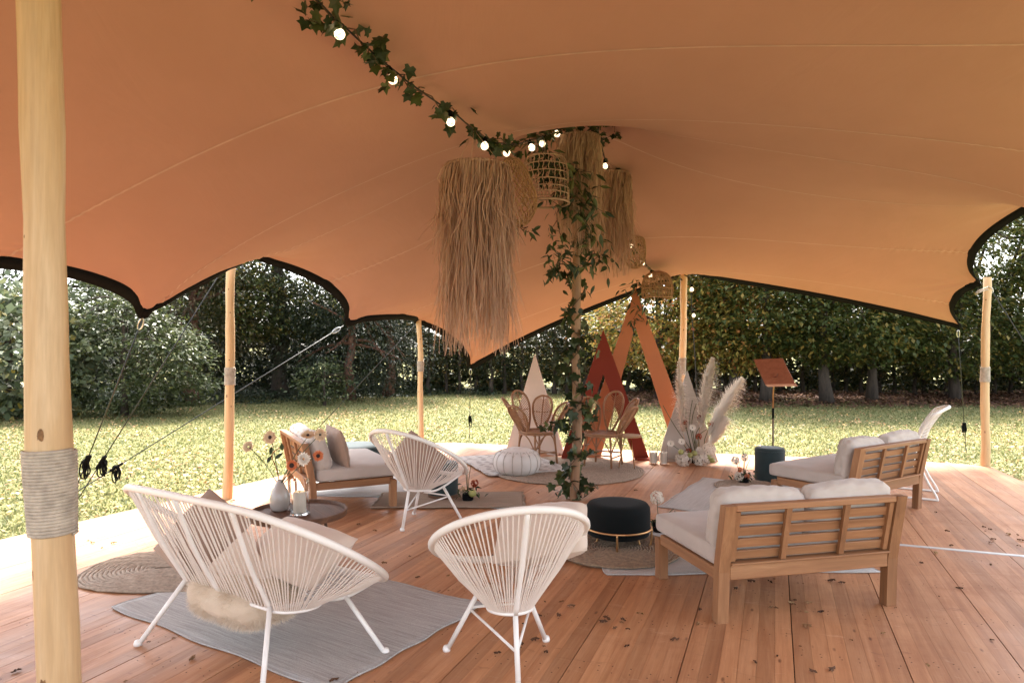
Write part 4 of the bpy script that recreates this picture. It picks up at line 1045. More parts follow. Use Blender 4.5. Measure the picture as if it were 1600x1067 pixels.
# ------------------------------------------------------------------ music stand
t = thing('music_stand', 'wooden music stand on a thin pole behind the teal stool', 'stand', px(1208, 560, 8.2) * 1); ms = Vector((t.location.x, t.location.y, 0)); t.location = ms
TLc, TRc, BLc = px(1178, 562, 8.35) - ms, px(1223, 560, 8.1) - ms, px(1196, 601, 8.1) - ms
e1, e2 = TRc - TLc, BLc - TLc; nn_ = e1.cross(e2).normalized() * .009
V = [TLc - nn_, TRc - nn_, TRc + e2 - nn_, BLc - nn_, TLc + nn_, TRc + nn_, TRc + e2 + nn_, BLc + nn_]
M['desk'] = wood('red_wood', (.21, .065, .035), (.30, .10, .055), (.36, .14, .08), 0, .4)
MB().add(V, [(0, 1, 2, 3), (7, 6, 5, 4), (0, 4, 5, 1), (1, 5, 6, 2), (2, 6, 7, 3), (3, 7, 4, 0)]).build('desk', M['desk'], t)
far_ = nn_ * (1 if nn_.y > 0 else -1)
V = [BLc + far_, BLc + e1 + far_, BLc + e1 + far_ * 7, BLc + far_ * 7]; V += [p - e2 * .05 for p in V]
MB().add(V, [(0, 1, 2, 3), (7, 6, 5, 4), (0, 4, 5, 1), (1, 5, 6, 2), (2, 6, 7, 3), (3, 7, 4, 0)]).build('lip', M['desk'], t)
hubp = TLc + e1 * .5 + e2 * .66
MB().tube([hubp - far_ * 1.2, hubp - far_ * 4], .03, 14).build('hub', M['desk'], t, auto=True)
MB().tube([hubp - far_ * 3, (0, 0, .98), (0, 0, .70)], .009, 8).build('upper_pole', M['gold'], t, smooth=True)
MB().tube([(0, 0, .80), (0, 0, .68)], .014, 8).build('clamp', M['black'], t, smooth=True)
MB().tube([(0, 0, .70), (0, 0, .06)], .011, 8).build('lower_pole', M['darkwood'], t, smooth=True)
for g in (.3, 2.4, 4.5): MB().tube([(0, 0, .16), (.24 * math.cos(g), .24 * math.sin(g), .008)], .008, 6).build('leg', M['black'], t, smooth=True)

# ------------------------------------------------------------------ vase, candles, flowers
def glassmat():
    t = NT('clear_glass'); t.col((1, 1, 1)); t.set(Roughness=.02, Transmission_Weight=1.0, IOR=1.45); return t.m
M['glass'] = glassmat(); M['wax'] = plain('wax', (.80, .70, .58), .5, .04); M['ceramic'] = plain('grey_ceramic', (.44, .40, .37), .16, .05, 4)
def flame(): 
    t = NT('flame'); t.p.inputs['Emission Color'].default_value = (1, .75, .4, 1); t.p.inputs['Emission Strength'].default_value = 4; return t.m
M['flame'] = flame(); M['green'] = plain('flower_stem', (.07, .085, .03), .7)
zt_ = .3865
v0 = gp(437, 797, zt_)
t = thing('vase', 'smooth grey ceramic teardrop vase on the side table', 'vase', v0)
MB().lathe([(0, 0), (.045, 0), (.058, .01), (.070, .05), (.068, .09), (.054, .14), (.034, .18), (.020, .205), (.017, .215), (.013, .213), (.014, .20), (0, .19)], 36).build('body', M['ceramic'], t, smooth=True)
def make_candle(label, loc, r, h, cr_, ch, lit=False):
    t = thing('glass_candle', label, 'candle', loc, 0, 'pillar candles in glass cylinders')
    MB().lathe([(0, 0), (r, 0), (r, h), (r - .004, h), (r - .004, .014), (0, .012)], 36).build('glass', M['glass'], t, auto=True)
    c = MB().lathe([(0, .0145), (cr_, .0145), (cr_, ch), (cr_ - .006, ch + .002), (cr_ * .5, ch - .006), (0, ch - .007)], 28).build('candle', M['wax'], t, auto=True)
    MB().tube([(0, 0, ch - .008), (.001, 0, ch + .012)], .0018, 6).build('wick', M['black'], c, smooth=True)
    if lit: MB().lathe([(0, ch + .008), (.006, ch + .016), (.0065, ch + .024), (.003, ch + .036), (0, ch + .046)], 10).build('flame', M['flame'], c, smooth=True)
make_candle('large lit pillar candle in a tall glass on the side table', gp(468, 803, zt_), .066, .24, .044, .155, True)
make_candle('shorter white candle in a glass on the deck beside the red triangle', gp(1021, 724), .055, .20, .045, .15)
make_candle('white candle in a taller glass on the deck by the grey triangle', gp(1037, 725), .052, .26, .045, .155)
def petalmat(name, c, c2):
    t = NT(name); t.col(t.ramp(t.frac_rand(), [(0, c2), (1, c)])); t.set(Roughness=.65)
    tr = t.N('ShaderNodeBsdfTranslucent'); tr.inputs[0].default_value = (*c, 1); mx = t.N('ShaderNodeMixShader'); mx.inputs[0].default_value = .4
    t.L(t.p.outputs[0], mx.inputs[1]); t.L(tr.outputs[0], mx.inputs[2]); t.L(mx.outputs[0], t.out.inputs[0]); return t.m
M['p_cream'] = petalmat('cream_petal', (.72, .55, .38), (.60, .42, .27)); M['p_white'] = petalmat('white_petal', (.82, .76, .68), (.70, .62, .54)); M['p_orange'] = petalmat('orange_petal', (.66, .21, .08), (.5, .13, .05)); M['p_red'] = petalmat('rust_petal', (.36, .065, .02), (.24, .03, .012))
M['eye'] = plain('flower_eye', (.035, .016, .010), .9)
def petals(b, c, ax, r, n, layers=2, cup=.25, wd=.16, r0=.16):
    ax = Vector(ax).normalized(); q = ax.to_track_quat('Z', 'Y'); rd = random.Random(int(r * 1e4) + n)
    for l in range(layers):
        for k in range(n):
            g = 2 * math.pi * (k + l * .5 + rd.uniform(-.2, .2)) / n; R_ = r * (1 - .22 * l) * rd.uniform(.88, 1.06); cu = cup + .25 * l + rd.uniform(-.12, .12)
            def w(rad, side_, z): return Vector(c) + q @ Vector((rad * math.cos(g) - side_ * math.sin(g), rad * math.sin(g) + side_ * math.cos(g), z))
            V = [w(r * r0, -r * wd * .4, 0), w(r * r0, r * wd * .4, 0), w(R_ * .7, r * wd, R_ * cu * .6), w(R_, 0, R_ * cu), w(R_ * .7, -r * wd, R_ * cu * .6)]
            b.add(V, [(0, 1, 2, 4), (4, 2, 3)])
def make_flower(label, base, head, ax, r, mat, n=17, eye=.3, layers=2, cup=.15, curve=.03, group='flowers standing in the grey vase'):
    base, head = Vector(base), Vector(head); t = thing('gerbera', label, 'flower', base, 0, group); h = head - base
    s = MB().tube(cr([(0, 0, 0), h * .5 + Vector((0, 0, curve)), h - Vector(ax).normalized() * .01], 6), .0028, 6).build('stem', M['green'], t, smooth=True)
    b = MB(); petals(b, h, ax, r, n, layers, cup); b.build('petals', M[mat], t)
    if eye:
        q = Vector(ax).normalized().to_track_quat('Z', 'Y').to_euler()
        MB().lathe([(0, -.004), (r * eye, -.004), (r * eye * .9, .006), (r * eye * .4, .009), (0, .007)], 14).build('eye', M['eye'], t, smooth=True, loc=h, rot=q)
    return t
nk = v0 + Vector((.004, 0, .20))
for lab, x, y, d, ax, r, mat, eye in (
    ('cream gerbera at the upper left of the vase bouquet', 422, 683, 4.80, (-.2, -1, .15), .055, 'p_cream', .26),
    ('pale gerbera seen from behind at the far left of the bouquet', 388, 698, 4.85, (-.8, .6, .2), .046, 'p_cream', 0),
    ('cream gerbera tilted upward beside the sofa backrest top', 481, 680, 4.86, (.1, -.5, .9), .055, 'p_cream', .2),
    ('cream gerbera at the upper right of the bouquet', 500, 679, 4.9, (.5, -.9, .1), .052, 'p_cream', .15),
    ('orange gerbera low in the middle of the bouquet', 456, 727, 4.72, (-.05, -1, .2), .045, 'p_orange', .42),
    ('orange gerbera at the right end of the bouquet', 497, 712, 4.78, (.25, -1, .1), .042, 'p_orange', .34),
    ('white many petalled daisy in the centre of the bouquet', 474, 717, 4.76, (.5, -.7, .2), .052, 'p_white', 0)):
    make_flower(lab, nk + Vector((random.uniform(-.006, .006), random.uniform(-.006, .006), -.03)), px(x, y, d), ax, r, mat, 19, eye, 3 if eye == 0 else 2)
t = thing('leafy_twig', 'dark leafy twig with reddish stem on the left of the bouquet', 'twig', nk); tw = px(425, 710, 4.8) - nk
MB().tube(cr([(0, 0, -.02), tw * .5, tw, px(441, 697, 4.82) - nk], 5), .003, 5).build('stem', M['p_red'], t, smooth=True)
for x, y in ((423, 706), (417, 719), (430, 712), (441, 700)):
    o = obj('leaf', LANCE, None, t, px(x, y, 4.8) - nk - Vector((0, 0, .02)), (R(70), R(random.uniform(-50, 50)), R(random.uniform(-20, 20)))); o.scale = (.08, .06, .06)

def ball_petals(b, c, r, n, seed, sz=.32):
    rd = random.Random(seed); c = Vector(c)
    for _ in range(n):
        v = Vector((rd.gauss(0, 1), rd.gauss(0, 1), rd.gauss(.25, 1))).normalized(); a = v.orthogonal().normalized(); a = Quaternion(v, rd.uniform(0, 6.3)) @ a; s = v.cross(a); k = r * sz * rd.uniform(.7, 1.2); p = c + v * r * rd.uniform(.82, 1.0)
        b.add([p - a * k * .5, p + s * k * .5 + v * k * .2, p + a * k * .6 + v * k * .12, p - s * k * .5 + v * k * .2], [(0, 1, 2, 3)])
def plume(t, a, bnd, tip, wd, seed, n=700):
    """pampas plume along the quadratic a-bnd-tip"""
    rd = random.Random(seed); a, bnd, tip = Vector(a), Vector(bnd), Vector(tip); V = []; Fs = []
    def ax(f): return a * (1 - f) ** 2 + bnd * 2 * f * (1 - f) + tip * f * f
    for _ in range(n):
        f = rd.uniform(.30, 1.0); p = ax(f); d = (ax(min(1, f + .02)) - ax(f - .02)).normalized(); w_ = wd * math.sin(math.pi * min(1, (f - .24) / .8)) ** .6 * (1.05 - .5 * f)
        g = rd.uniform(0, 6.3); o_ = d.orthogonal().normalized(); o_ = Quaternion(d, g) @ o_; o_ = (o_ + Vector((.55, -.1, 0))).normalized()
        L = rd.uniform(.5, 1.15) * w_; q1 = p + d * L * .7 + o_ * L * .45; q2 = p + d * L * .95 + o_ * L * 1.0 - Vector((0, 0, L * .35)); s = d.cross(o_).normalized() * .0035; b0 = len(V)
        V += [p - s, p + s, q1 + s * 1.3, q1 - s * 1.3, q2 + s * .3, q2 - s * .3]; Fs += [(b0, b0 + 1, b0 + 2, b0 + 3), (b0 + 3, b0 + 2, b0 + 4, b0 + 5)]
    pl = obj('plume', npmesh('plume', np.array([list(v) for v in V]), np.array(Fs)), M['pampas'], t)
    MB().tube([ax(i / 10) for i in range(11)], .005, 6).build('stalk', M['straw'], pl, smooth=True)
M['pampas'] = petalmat('pampas', (.93, .88, .82), (.84, .77, .69)); M['apple'] = plain('green_fruit', (.33, .32, .10), .4, .15)
fb = gp(1088, 722); t = thing('pampas_arrangement', 'tall floral arrangement with pampas plumes and hydrangeas on the deck', 'flowers', fb); D = 8.95
def loc(x, y, d=D): return px(x, y, d) - fb
plume(t, loc(1075, 715), loc(1062, 660), loc(1060, 566), .19, 1, 1100); plume(t, loc(1090, 715), loc(1094, 640), loc(1113, 562, 8.9), .27, 2, 1600); plume(t, loc(1096, 715), loc(1108, 660), loc(1157, 594), .25, 3, 1600); plume(t, loc(1096, 716), loc(1112, 690), loc(1130, 655), .3, 4, 900)
for x, y, r in ((1068, 717, .105), (1096, 716, .11), (1108, 702, .09)):
    b = MB(); ball_petals(b, loc(x, y, D - .12), r, 260, x); b.build('hydrangea', M['p_white'], t)
for x, y, dd in ((1069, 660, 0), (1095, 653, 0), (1110, 662, 0), (1092, 682, -.1), (1076, 705, -.1)):
    b = MB(); ball_petals(b, loc(x, y, D + dd), .042, 70, x, .5); h = b.build('dahlia', M['p_red'], t); e = loc(x, y, D + dd); MB().tube([(e.x * .4 + .02, e.y * .4, .02), e * .6, e], .005, 5).build('stem', M['green'], h, smooth=True)
for x, y in ((1078, 711), (1085, 708), (1113, 719), (1064, 706), (1107, 715)): MB().lathe([(.038 * math.sin(a), -.036 * math.cos(a)) for a in [math.pi * i / 8 for i in range(9)]], 14).build('fruit', M['apple'], t, smooth=True, loc=loc(x, y, D - .18))
for x, y in ((1048, 693), (1065, 690), (1093, 703), (1082, 668)):
    b = MB(); petals(b, loc(x, y, D - .1), (random.uniform(-.4, .4), -1, .3), .05, 15, 2, .1); h = b.build('daisy', M['p_white'], t); e = loc(x, y, D - .1); MB().tube([(0, 0, .02), e * .6, e], .004, 5).build('stem', M['green'], h, smooth=True)
for x, y in ((1036, 633), (1082, 625), (1088, 630), (1072, 640), (1105, 670), (1100, 660)): MB().tube(cr([(random.uniform(-.05, .05), 0, .03), loc((1080 + x) / 2 - 3, (700 + y) / 2), loc(x, y)], 5), .005, 5).build('twig', M['green'], t, smooth=True)
rdv = random.Random(5)
for _ in range(26):
    p = loc(rdv.uniform(1058, 1118), rdv.uniform(700, 722), D - rdv.uniform(0, .15)); put_leaf(t, LANCE, p, .08, rdv, .3)
MB().lathe([(0, 0), (.10, 0), (.12, .08), (.11, .10), (0, .09)], 20).build('bowl', M['black'], t, auto=True)

def make_pot(label, base, tall, items, seed, fol=40, potr=.055):
    t = thing('flower_pot', label, 'flowers', base, 0, 'small black pots of flowers'); rd = random.Random(seed)
    MB().lathe([(0, 0), (potr * .75, 0), (potr, .03), (potr, .075), (potr * .9, .085), (0, .08)], 20).build('pot', M['black'], t, auto=True)
    for (x, y, z, r, mat) in items:
        b = MB(); ball_petals(b, (x, y, z), r, 90, int(r * 1e4) + int(x * 1e3), .5)
        h = b.build('bloom', M[mat], t); MB().tube([(0, 0, .07), (x * .6, y * .6, z * .6), (x, y, z)], .003, 5).build('stem', M['green'], h, smooth=True)
    for k in range(fol): put_leaf(t, LANCE, Vector((rd.gauss(0, .07), rd.gauss(0, .05), rd.uniform(.05, .15))), .06, rd, .1)
    for (x, z) in tall: MB().tube(cr([(0, 0, .07), (x * .3, 0, z * .6), (x, 0, z)], 5), .003, 5).build('twig', M['green'], t, smooth=True)
    return t
make_pot('flower pot with white and peach blooms on the right jute mat', gp(1162, 757), [(.0, .36), (.03, .33), (.07, .28)], [(-.09, 0, .27, .045, 'p_white'), (.02, .02, .30, .04, 'p_white'), (-.045, -.02, .17, .03, 'p_orange'), (-.06, -.03, .10, .05, 'p_white'), (.03, -.03, .10, .03, 'p_orange')], 1, 46)
t = make_pot('flower pot with rust dahlia and green fruit by the teal stool', gp(731, 784), [(-.01, .30), (.03, .36)], [(.07, -.03, .19, .038, 'p_red'), (-.02, 0, .30, .03, 'p_white'), (-.05, -.03, .13, .03, 'p_cream')], 2, 30)
MB().lathe([(.04 * math.sin(a), -.038 * math.cos(a)) for a in [math.pi * i / 8 for i in range(9)]], 16).build('fruit', M['apple'], t, smooth=True, loc=(.05, -.06, .10))
make_pot('flower pot with a single white dahlia half hidden behind the foreground sofa seat', gp(1030, 832), [(.12, .20), (.16, .16)], [(-.015, .02, .285, .055, 'p_white'), (-.02, -.02, .05, .03, 'p_red')], 3, 34)

# ------------------------------------------------------------------ fallen leaves on the deck
M['dry'] = leafmat('dry_leaf', [(0, (.05, .022, .012)), (.45, (.13, .06, .03)), (.8, (.25, .13, .06)), (1, (.34, .22, .10))], .1, .8)
dls = []
for k in range(4):
    rd = random.Random(40 + k); n = 9; V = [(0, 0, .010 + .004 * k)]
    for i in range(n * 2):
        g = math.pi * i / n; r = (.034 if i % 2 == 0 else .025) * rd.uniform(.6, 1.1); V.append((r * math.cos(g), r * .55 * math.sin(g), rd.uniform(.001, .02)))
    me = bpy.data.meshes.new('dry_leaf'); me.from_pydata(V, [], [(0, i + 1, (i + 1) % (2 * n) + 1) for i in range(2 * n)]); me.materials.append(M['dry']); dls.append(me)
rd = random.Random(77); spots = [(25, 1050), (110, 1055), (90, 1000), (250, 960), (232, 1003), (590, 1025), (300, 1030), (70, 880), (160, 905), (640, 870), (600, 880), (585, 830), (645, 850), (745, 955), (820, 975), (850, 1010), (1055, 1000), (1000, 960), (1150, 920), (1175, 910), (1210, 905), (1255, 912), (1300, 908), (1315, 912), (1205, 950), (1240, 945), (1090, 975), (1262, 980), (1330, 1000), (1450, 1040), (1500, 920), (1540, 830), (1440, 880), (1400, 950), (1480, 830), (1180, 1035), (980, 1010), (1270, 1050), (700, 900), (690, 940), (560, 820), (770, 870), (1050, 780), (1060, 740), (840, 770), (1380, 990), (1550, 1000), (1250, 1010)]
for _ in range(13):                              # drifts of a few leaves each
    cx, cy = rd.uniform(130, 1580), rd.uniform(760, 1050)
    spots += [(cx + rd.gauss(0, 30), min(1066, max(745, cy + rd.gauss(0, 9)))) for _ in range(rd.randint(3, 8))]
spots += [(rd.uniform(130, 1600), rd.uniform(745, 1066)) for _ in range(45)]
for i, (x, y) in enumerate(spots):
    p = gp(x, y, .002)
    o = obj('fallen_leaf', dls[i % 4], None, None, p, (rd.uniform(-.15, .15), rd.uniform(-.15, .15), rd.uniform(0, 6.3))); s = rd.uniform(.3, .95); o.scale = (s, s, s)
    tag(o, 'dry brown leaf lying on the wooden deck floor', 'leaf', 'fallen leaves scattered on the deck')
# ------------------------------------------------------------------ vegetation
def leaf_quads(pos, size, rng, flat=.5, droop=.3, asp=.55, out=None):
    """one folded four-point leaf a position; returns V, F"""
    n = len(pos); az = rng.uniform(0, 2 * np.pi, n)
    d = np.stack([np.cos(az), np.sin(az), rng.normal(-droop, .35, n)], 1)
    if out is not None: d[:, :2] = d[:, :2] * .6 + out[:, :2] * .9
    d /= np.linalg.norm(d, axis=1, keepdims=True)
    up = rng.normal(size=(n, 3)) * (1 - flat) + np.array([0, 0, 1.0]) * flat * 1.6
    s = np.cross(d, up); s /= np.linalg.norm(s, axis=1, keepdims=True) + 1e-9
    nn = np.cross(s, d); sz = size * rng.uniform(.6, 1.3, (n, 1))
    a = pos; c = pos + d * sz; m = pos + d * sz * .48 + nn * sz * .05
    V = np.stack([a, m + s * sz * asp * .5, c - nn * sz * .06, m - s * sz * asp * .5], 1).reshape(-1, 3)
    return V, np.arange(4 * n).reshape(-1, 4)
def crown_points(rng, blobs, ncl, per, cl=(.35, .35, .12), shell=.75):
    """leaf positions: clumps spread through ellipsoid blobs (centre, radii, weight)"""
    w = np.array([b[2] for b in blobs], float); w /= w.sum(); P = []; O = []
    for b, k in zip(blobs, rng.multinomial(ncl, w)):
        u = rng.normal(size=(k, 3)); u /= np.linalg.norm(u, axis=1, keepdims=True); r = rng.uniform(0, 1, (k, 1)) ** (1 / 3) * (1 - shell) + shell * rng.uniform(.72, 1.05, (k, 1))
        c = np.array(b[0]) + u * r * np.array(b[1])
        p = np.repeat(c, per, 0) + rng.normal(size=(k * per, 3)) * np.array(cl) * np.repeat(rng.uniform(.6, 1.4, (k, 1)), per, 0)
        P.append(p); O.append(np.repeat(u, per, 0))
    return np.concatenate(P), np.concatenate(O)
LM = {
 'beech': leafmat('beech_leaf', [(0, (0.036, 0.055, 0.016)), (.55, (0.069, 0.092, 0.023)), (.8, (0.139, 0.139, 0.036)), (1, (0.277, 0.190, 0.044))], .45),
 'beech_yellow': leafmat('yellow_beech_leaf', [(0, (0.106, 0.128, 0.029)), (.40, (0.239, 0.226, 0.052)), (.75, (0.480, 0.329, 0.075)), (.92, (0.599, 0.300, 0.090)), (1, (0.538, 0.151, 0.061))], .45),
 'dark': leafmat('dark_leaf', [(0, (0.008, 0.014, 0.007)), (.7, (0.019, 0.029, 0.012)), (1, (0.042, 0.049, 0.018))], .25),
 'brownish': leafmat('brownish_conifer_leaf', [(0, (0.038, 0.038, 0.017)), (.6, (0.072, 0.066, 0.030)), (1, (0.142, 0.101, 0.046))], .3),
 'greygreen': leafmat('grey_green_leaf', [(0, (0.032, 0.046, 0.016)), (.6, (0.062, 0.081, 0.030)), (1, (0.122, 0.132, 0.050))], .3, .45),
 'big': leafmat('broad_leaf', [(0, (0.059, 0.081, 0.037)), (.6, (0.109, 0.135, 0.072)), (.93, (0.177, 0.185, 0.101)), (1, (0.354, 0.269, 0.042))], .3, .4),
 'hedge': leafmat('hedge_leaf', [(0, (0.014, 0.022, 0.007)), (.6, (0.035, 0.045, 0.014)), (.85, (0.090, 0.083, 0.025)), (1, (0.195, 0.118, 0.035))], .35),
 'ground_ivy': leafmat('ground_ivy_leaf', [(0, (0.015, 0.026, 0.012)), (1, (0.050, 0.072, 0.038))], .15),
}
def barkmat(name, c1, c2):
    t = NT(name); v = t.coord((9, 9, 1.6)); n = t.noise(v, 1.2, 6, .65, .5); t.col(t.ramp(n, [(.3, c1), (.7, c2)])); t.set(Roughness=.95); t.bump(n, .8, .03); return t.m
M['bark'] = barkmat('bark', (.022, .016, .012), (.075, .056, .042)); M['bark_red'] = barkmat('red_bark', (.07, .03, .02), (.17, .085, .055))
def make_tree(label, base, h, tr, blobs, ncl, per, size, mat, seed, cat='tree', name='tree', cl=(.35, .35, .12), flat=.5, droop=.25, asp=.55, limbs=7, bark='bark', group=None, lean=(0, 0), trunk_top=.85, zmin=None):
    rng = np.random.default_rng(seed); rd = random.Random(seed); base = Vector(base); t = thing(name, label, cat, base, 0, group)
    top = Vector((lean[0], lean[1], h * trunk_top)); n = 9
    pts = [top * (i / n) + Vector((rd.gauss(0, tr * .5), rd.gauss(0, tr * .5), 0)) * (i > 0) for i in range(n + 1)]
    tk = MB().tube(pts, [tr * (1.5 if i == 0 else (1.08 if i == 1 else 1)) * (1 - .8 * i / n) + .012 for i in range(n + 1)], 10).build('trunk', M[bark], t, smooth=True)
    for k in range(limbs):
        f = rd.uniform(.25, .9); p = top * f; g = rd.uniform(0, 6.3); b = rd.choice(blobs); q = Vector(b[0]) + Vector((math.cos(g) * b[1][0] * .7, math.sin(g) * b[1][1] * .7, rd.uniform(-.3, .5) * b[1][2]))
        m = (p + q) / 2 + Vector((rd.gauss(0, .15), rd.gauss(0, .15), rd.uniform(-.1, .25)))
        MB().tube(cr([p, m, q], 4), [tr * .38 * (1 - .09 * i) + .006 for i in range(9)], 6).build('limb', M[bark], t, smooth=True)
    P, O = crown_points(rng, blobs, ncl, per, cl)
    if zmin is not None: P, O = P[P[:, 2] > zmin], O[P[:, 2] > zmin]
    V, Fs = leaf_quads(P, size, rng, flat, droop, asp, O)
    tag(obj('crown', npmesh('crown', V, Fs), LM[mat], t), kind='stuff')
    return t
def lz(x, y): return float(lawn_z(np.array(x), np.array(y)))
def B(x, y): return (x, y, lz(x, y))
# left side
make_tree('big leaved pale green shrub at the far left behind the near pole', B(-11.6, 15.8), 3.2, .06, [((0, 0, 1.5), (1.9, 1.3, 1.7), 1)], 420, 16, .17, 'big', 1, 'shrub', 'shrub', (.28, .28, .2), .45, .5, .85, 9)
make_tree('grey green leafy shrub left of the left deck edge pole', B(-9.2, 16.2), 3.6, .06, [((0, 0, 1.5), (1.7, 1.2, 1.6), 1), ((-1.0, .4, 2.4), (1.0, .9, 1.1), .5), ((1.1, 0, 1.2), (1.0, .9, 1.1), .5)], 420, 36, .115, 'greygreen', 2, 'shrub', 'shrub', (.19, .19, .08), .55, .2, .45, 9)
make_tree('brownish green conifer behind the left deck edge pole', B(-9.3, 19.8), 7.5, .16, [((0, 0, 2.6), (2.0, 1.5, 1.9), 1), ((0, 0, 5.0), (1.8, 1.4, 2.0), .8)], 620, 24, .14, 'brownish', 3, cl=(.42, .42, .08), flat=.7, droop=.35, asp=.35, limbs=14, bark='bark_red', zmin=.7)
make_tree('tall dark beech with layered sprays left of the rear corner pole', B(-7.3, 21.5), 9.0, .2, [((0, 0, 4.4), (2.8, 2.0, 2.6), 1), ((-.8, -.6, 2.9), (1.9, 1.4, 1.2), .5), ((1.0, 0, 6.4), (2.2, 1.8, 2.0), .5)], 760, 24, .16, 'beech', 4, cl=(.45, .45, .09), flat=.75, limbs=12, zmin=1.6)
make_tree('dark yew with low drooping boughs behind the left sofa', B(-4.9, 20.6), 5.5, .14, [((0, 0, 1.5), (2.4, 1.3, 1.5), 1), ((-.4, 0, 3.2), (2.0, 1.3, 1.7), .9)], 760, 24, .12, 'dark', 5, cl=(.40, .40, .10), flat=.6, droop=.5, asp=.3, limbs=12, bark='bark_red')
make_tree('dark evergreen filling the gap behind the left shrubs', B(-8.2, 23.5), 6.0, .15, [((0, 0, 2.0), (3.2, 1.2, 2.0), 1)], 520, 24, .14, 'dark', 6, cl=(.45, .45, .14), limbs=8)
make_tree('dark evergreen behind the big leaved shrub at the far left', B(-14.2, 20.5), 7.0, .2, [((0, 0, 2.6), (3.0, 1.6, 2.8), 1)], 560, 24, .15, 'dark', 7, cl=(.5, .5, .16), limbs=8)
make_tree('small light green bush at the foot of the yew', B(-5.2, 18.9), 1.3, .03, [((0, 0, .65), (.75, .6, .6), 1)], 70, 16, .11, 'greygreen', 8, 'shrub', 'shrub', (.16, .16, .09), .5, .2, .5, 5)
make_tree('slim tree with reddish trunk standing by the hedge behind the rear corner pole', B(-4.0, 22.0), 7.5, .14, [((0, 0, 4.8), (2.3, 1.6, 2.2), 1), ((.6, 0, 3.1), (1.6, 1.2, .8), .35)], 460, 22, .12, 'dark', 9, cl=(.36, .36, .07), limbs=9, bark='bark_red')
# right side beeches
TR = 'beech trees behind the lawn on the right'
make_tree('yellow leaved beech behind the orange triangle', B(4.6, 21.3), 7.5, .11, [((0, 0, 2.5), (2.3, 1.5, 1.7), 1), ((.3, 0, 4.7), (2.2, 1.5, 1.8), .9)], 800, 22, .15, 'beech_yellow', 11, cl=(.36, .36, .07), flat=.7, limbs=10, group=TR)
make_tree('yellow and orange leaved beech between the rear pole and the music stand', B(6.7, 20.6), 7.5, .13, [((0, 0, 2.2), (2.0, 1.3, 1.4), 1), ((-.2, 0, 4.4), (2.2, 1.5, 1.7), .9)], 640, 22, .15, 'beech_yellow', 12, cl=(.34, .34, .07), flat=.7, limbs=10, group=TR)
make_tree('green beech with a grey trunk directly behind the music stand', B(7.35, 19.7), 8.0, .14, [((.2, 0, 2.9), (2.2, 1.6, 1.6), 1), ((0, 0, 5.9), (2.3, 1.6, 1.9), .8)], 720, 22, .15, 'beech', 13, cl=(.36, .36, .07), flat=.7, limbs=12, group=TR)
make_tree('green beech with leaning trunk just right of the music stand', B(9.0, 19.5), 8.0, .14, [((.2, -.2, 2.5), (2.1, 1.5, 1.4), 1), ((.2, 0, 4.9), (2.3, 1.6, 2.0), .9)], 760, 22, .15, 'beech', 14, cl=(.36, .36, .07), flat=.7, limbs=12, group=TR, lean=(-.5, 0))
make_tree('green beech with a straight trunk under the far right canopy edge', B(10.7, 20.3), 8.0, .12, [((.2, 0, 2.5), (2.2, 1.5, 1.4), 1), ((.3, 0, 4.9), (2.4, 1.6, 2.0), .9)], 720, 22, .15, 'beech', 15, cl=(.36, .36, .07), flat=.7, limbs=12, group=TR)
make_tree('dense green beech left of the right corner pole', B(13.4, 20.6), 8.5, .12, [((0, 0, 2.3), (2.3, 1.5, 1.7), 1), ((.3, 0, 5.0), (2.5, 1.6, 2.3), .9)], 820, 22, .15, 'beech', 16, cl=(.36, .36, .07), flat=.7, limbs=12, group=TR)
make_tree('yellow green beech at the right edge of the picture', B(16.2, 20.2), 9.0, .2, [((0, 0, 2.5), (2.3, 1.5, 2.0), 1), ((.3, 0, 5.6), (2.6, 1.8, 2.4), 1)], 860, 22, .15, 'beech', 17, cl=(.36, .36, .07), flat=.7, limbs=12, group=TR)
# a clipped hornbeam hedge behind everything: single stems one can tell apart
rdh = random.Random(9); X_ = -6.0; k = 0
hr = [make_tree('slender hedge hornbeam stem in the row at the back of the lawn', (0, 0, 0), 2.7 + .25 * q, .05, [((0, 0, 1.7), (.42, .34, 1.15), 1), ((0, 0, .7), (.4, .3, .6), .25)], 78, 15, .105, 'hedge', 30 + q, 'hedge tree', 'hedge_tree', (.16, .14, .16), .45, .2, .6, 3, group='hornbeam hedge row') for q in range(4)]
while X_ < 18.5:
    o = hr[k] if k < 4 else copy_tree(hr[k % 4]); y = 23.6 + rdh.uniform(-.25, .25) - .10 * max(0, X_ - 6)
    o.location = B(X_, y); o.rotation_euler = (0, 0, rdh.uniform(0, 6.3)); s = rdh.uniform(.9, 1.15); o.scale = (s, s, s); X_ += rdh.uniform(.42, .62); k += 1
# taller wood beyond the hedge
LB = 'tall trees in the row beyond the hedge'
for i, (x, y, h, mt) in enumerate(((-11.5, 27, 9, 'dark'), (-1.2, 27.5, 8.5, 'hedge'), (3.2, 28, 9, 'beech_yellow'), (7.6, 27, 9.5, 'beech'), (12.0, 27, 10, 'beech'), (17.0, 26, 10, 'beech'), (20.5, 24, 9, 'beech'))):
    make_tree(['tall dark tree at the far left beyond the shrubs', 'tall tree beyond the hedge behind the low canopy corner', 'tall yellowing tree beyond the hedge behind the orange triangle', 'tall green tree beyond the hedge behind the music stand', 'tall green tree beyond the hedge under the right canopy edge', 'tall green tree beyond the hedge at the right corner pole', 'tall tree beyond the hedge at the far right edge'][i], B(x, y), h, .2, [((0, 0, h * .52), (2.5, 1.8, h * .27), 1), ((.3, 0, h * .8), (2.0, 1.6, h * .2), .5)], 420, 20, .17, mt, 60 + i, cl=(.55, .55, .16), flat=.6, limbs=10, group=LB)

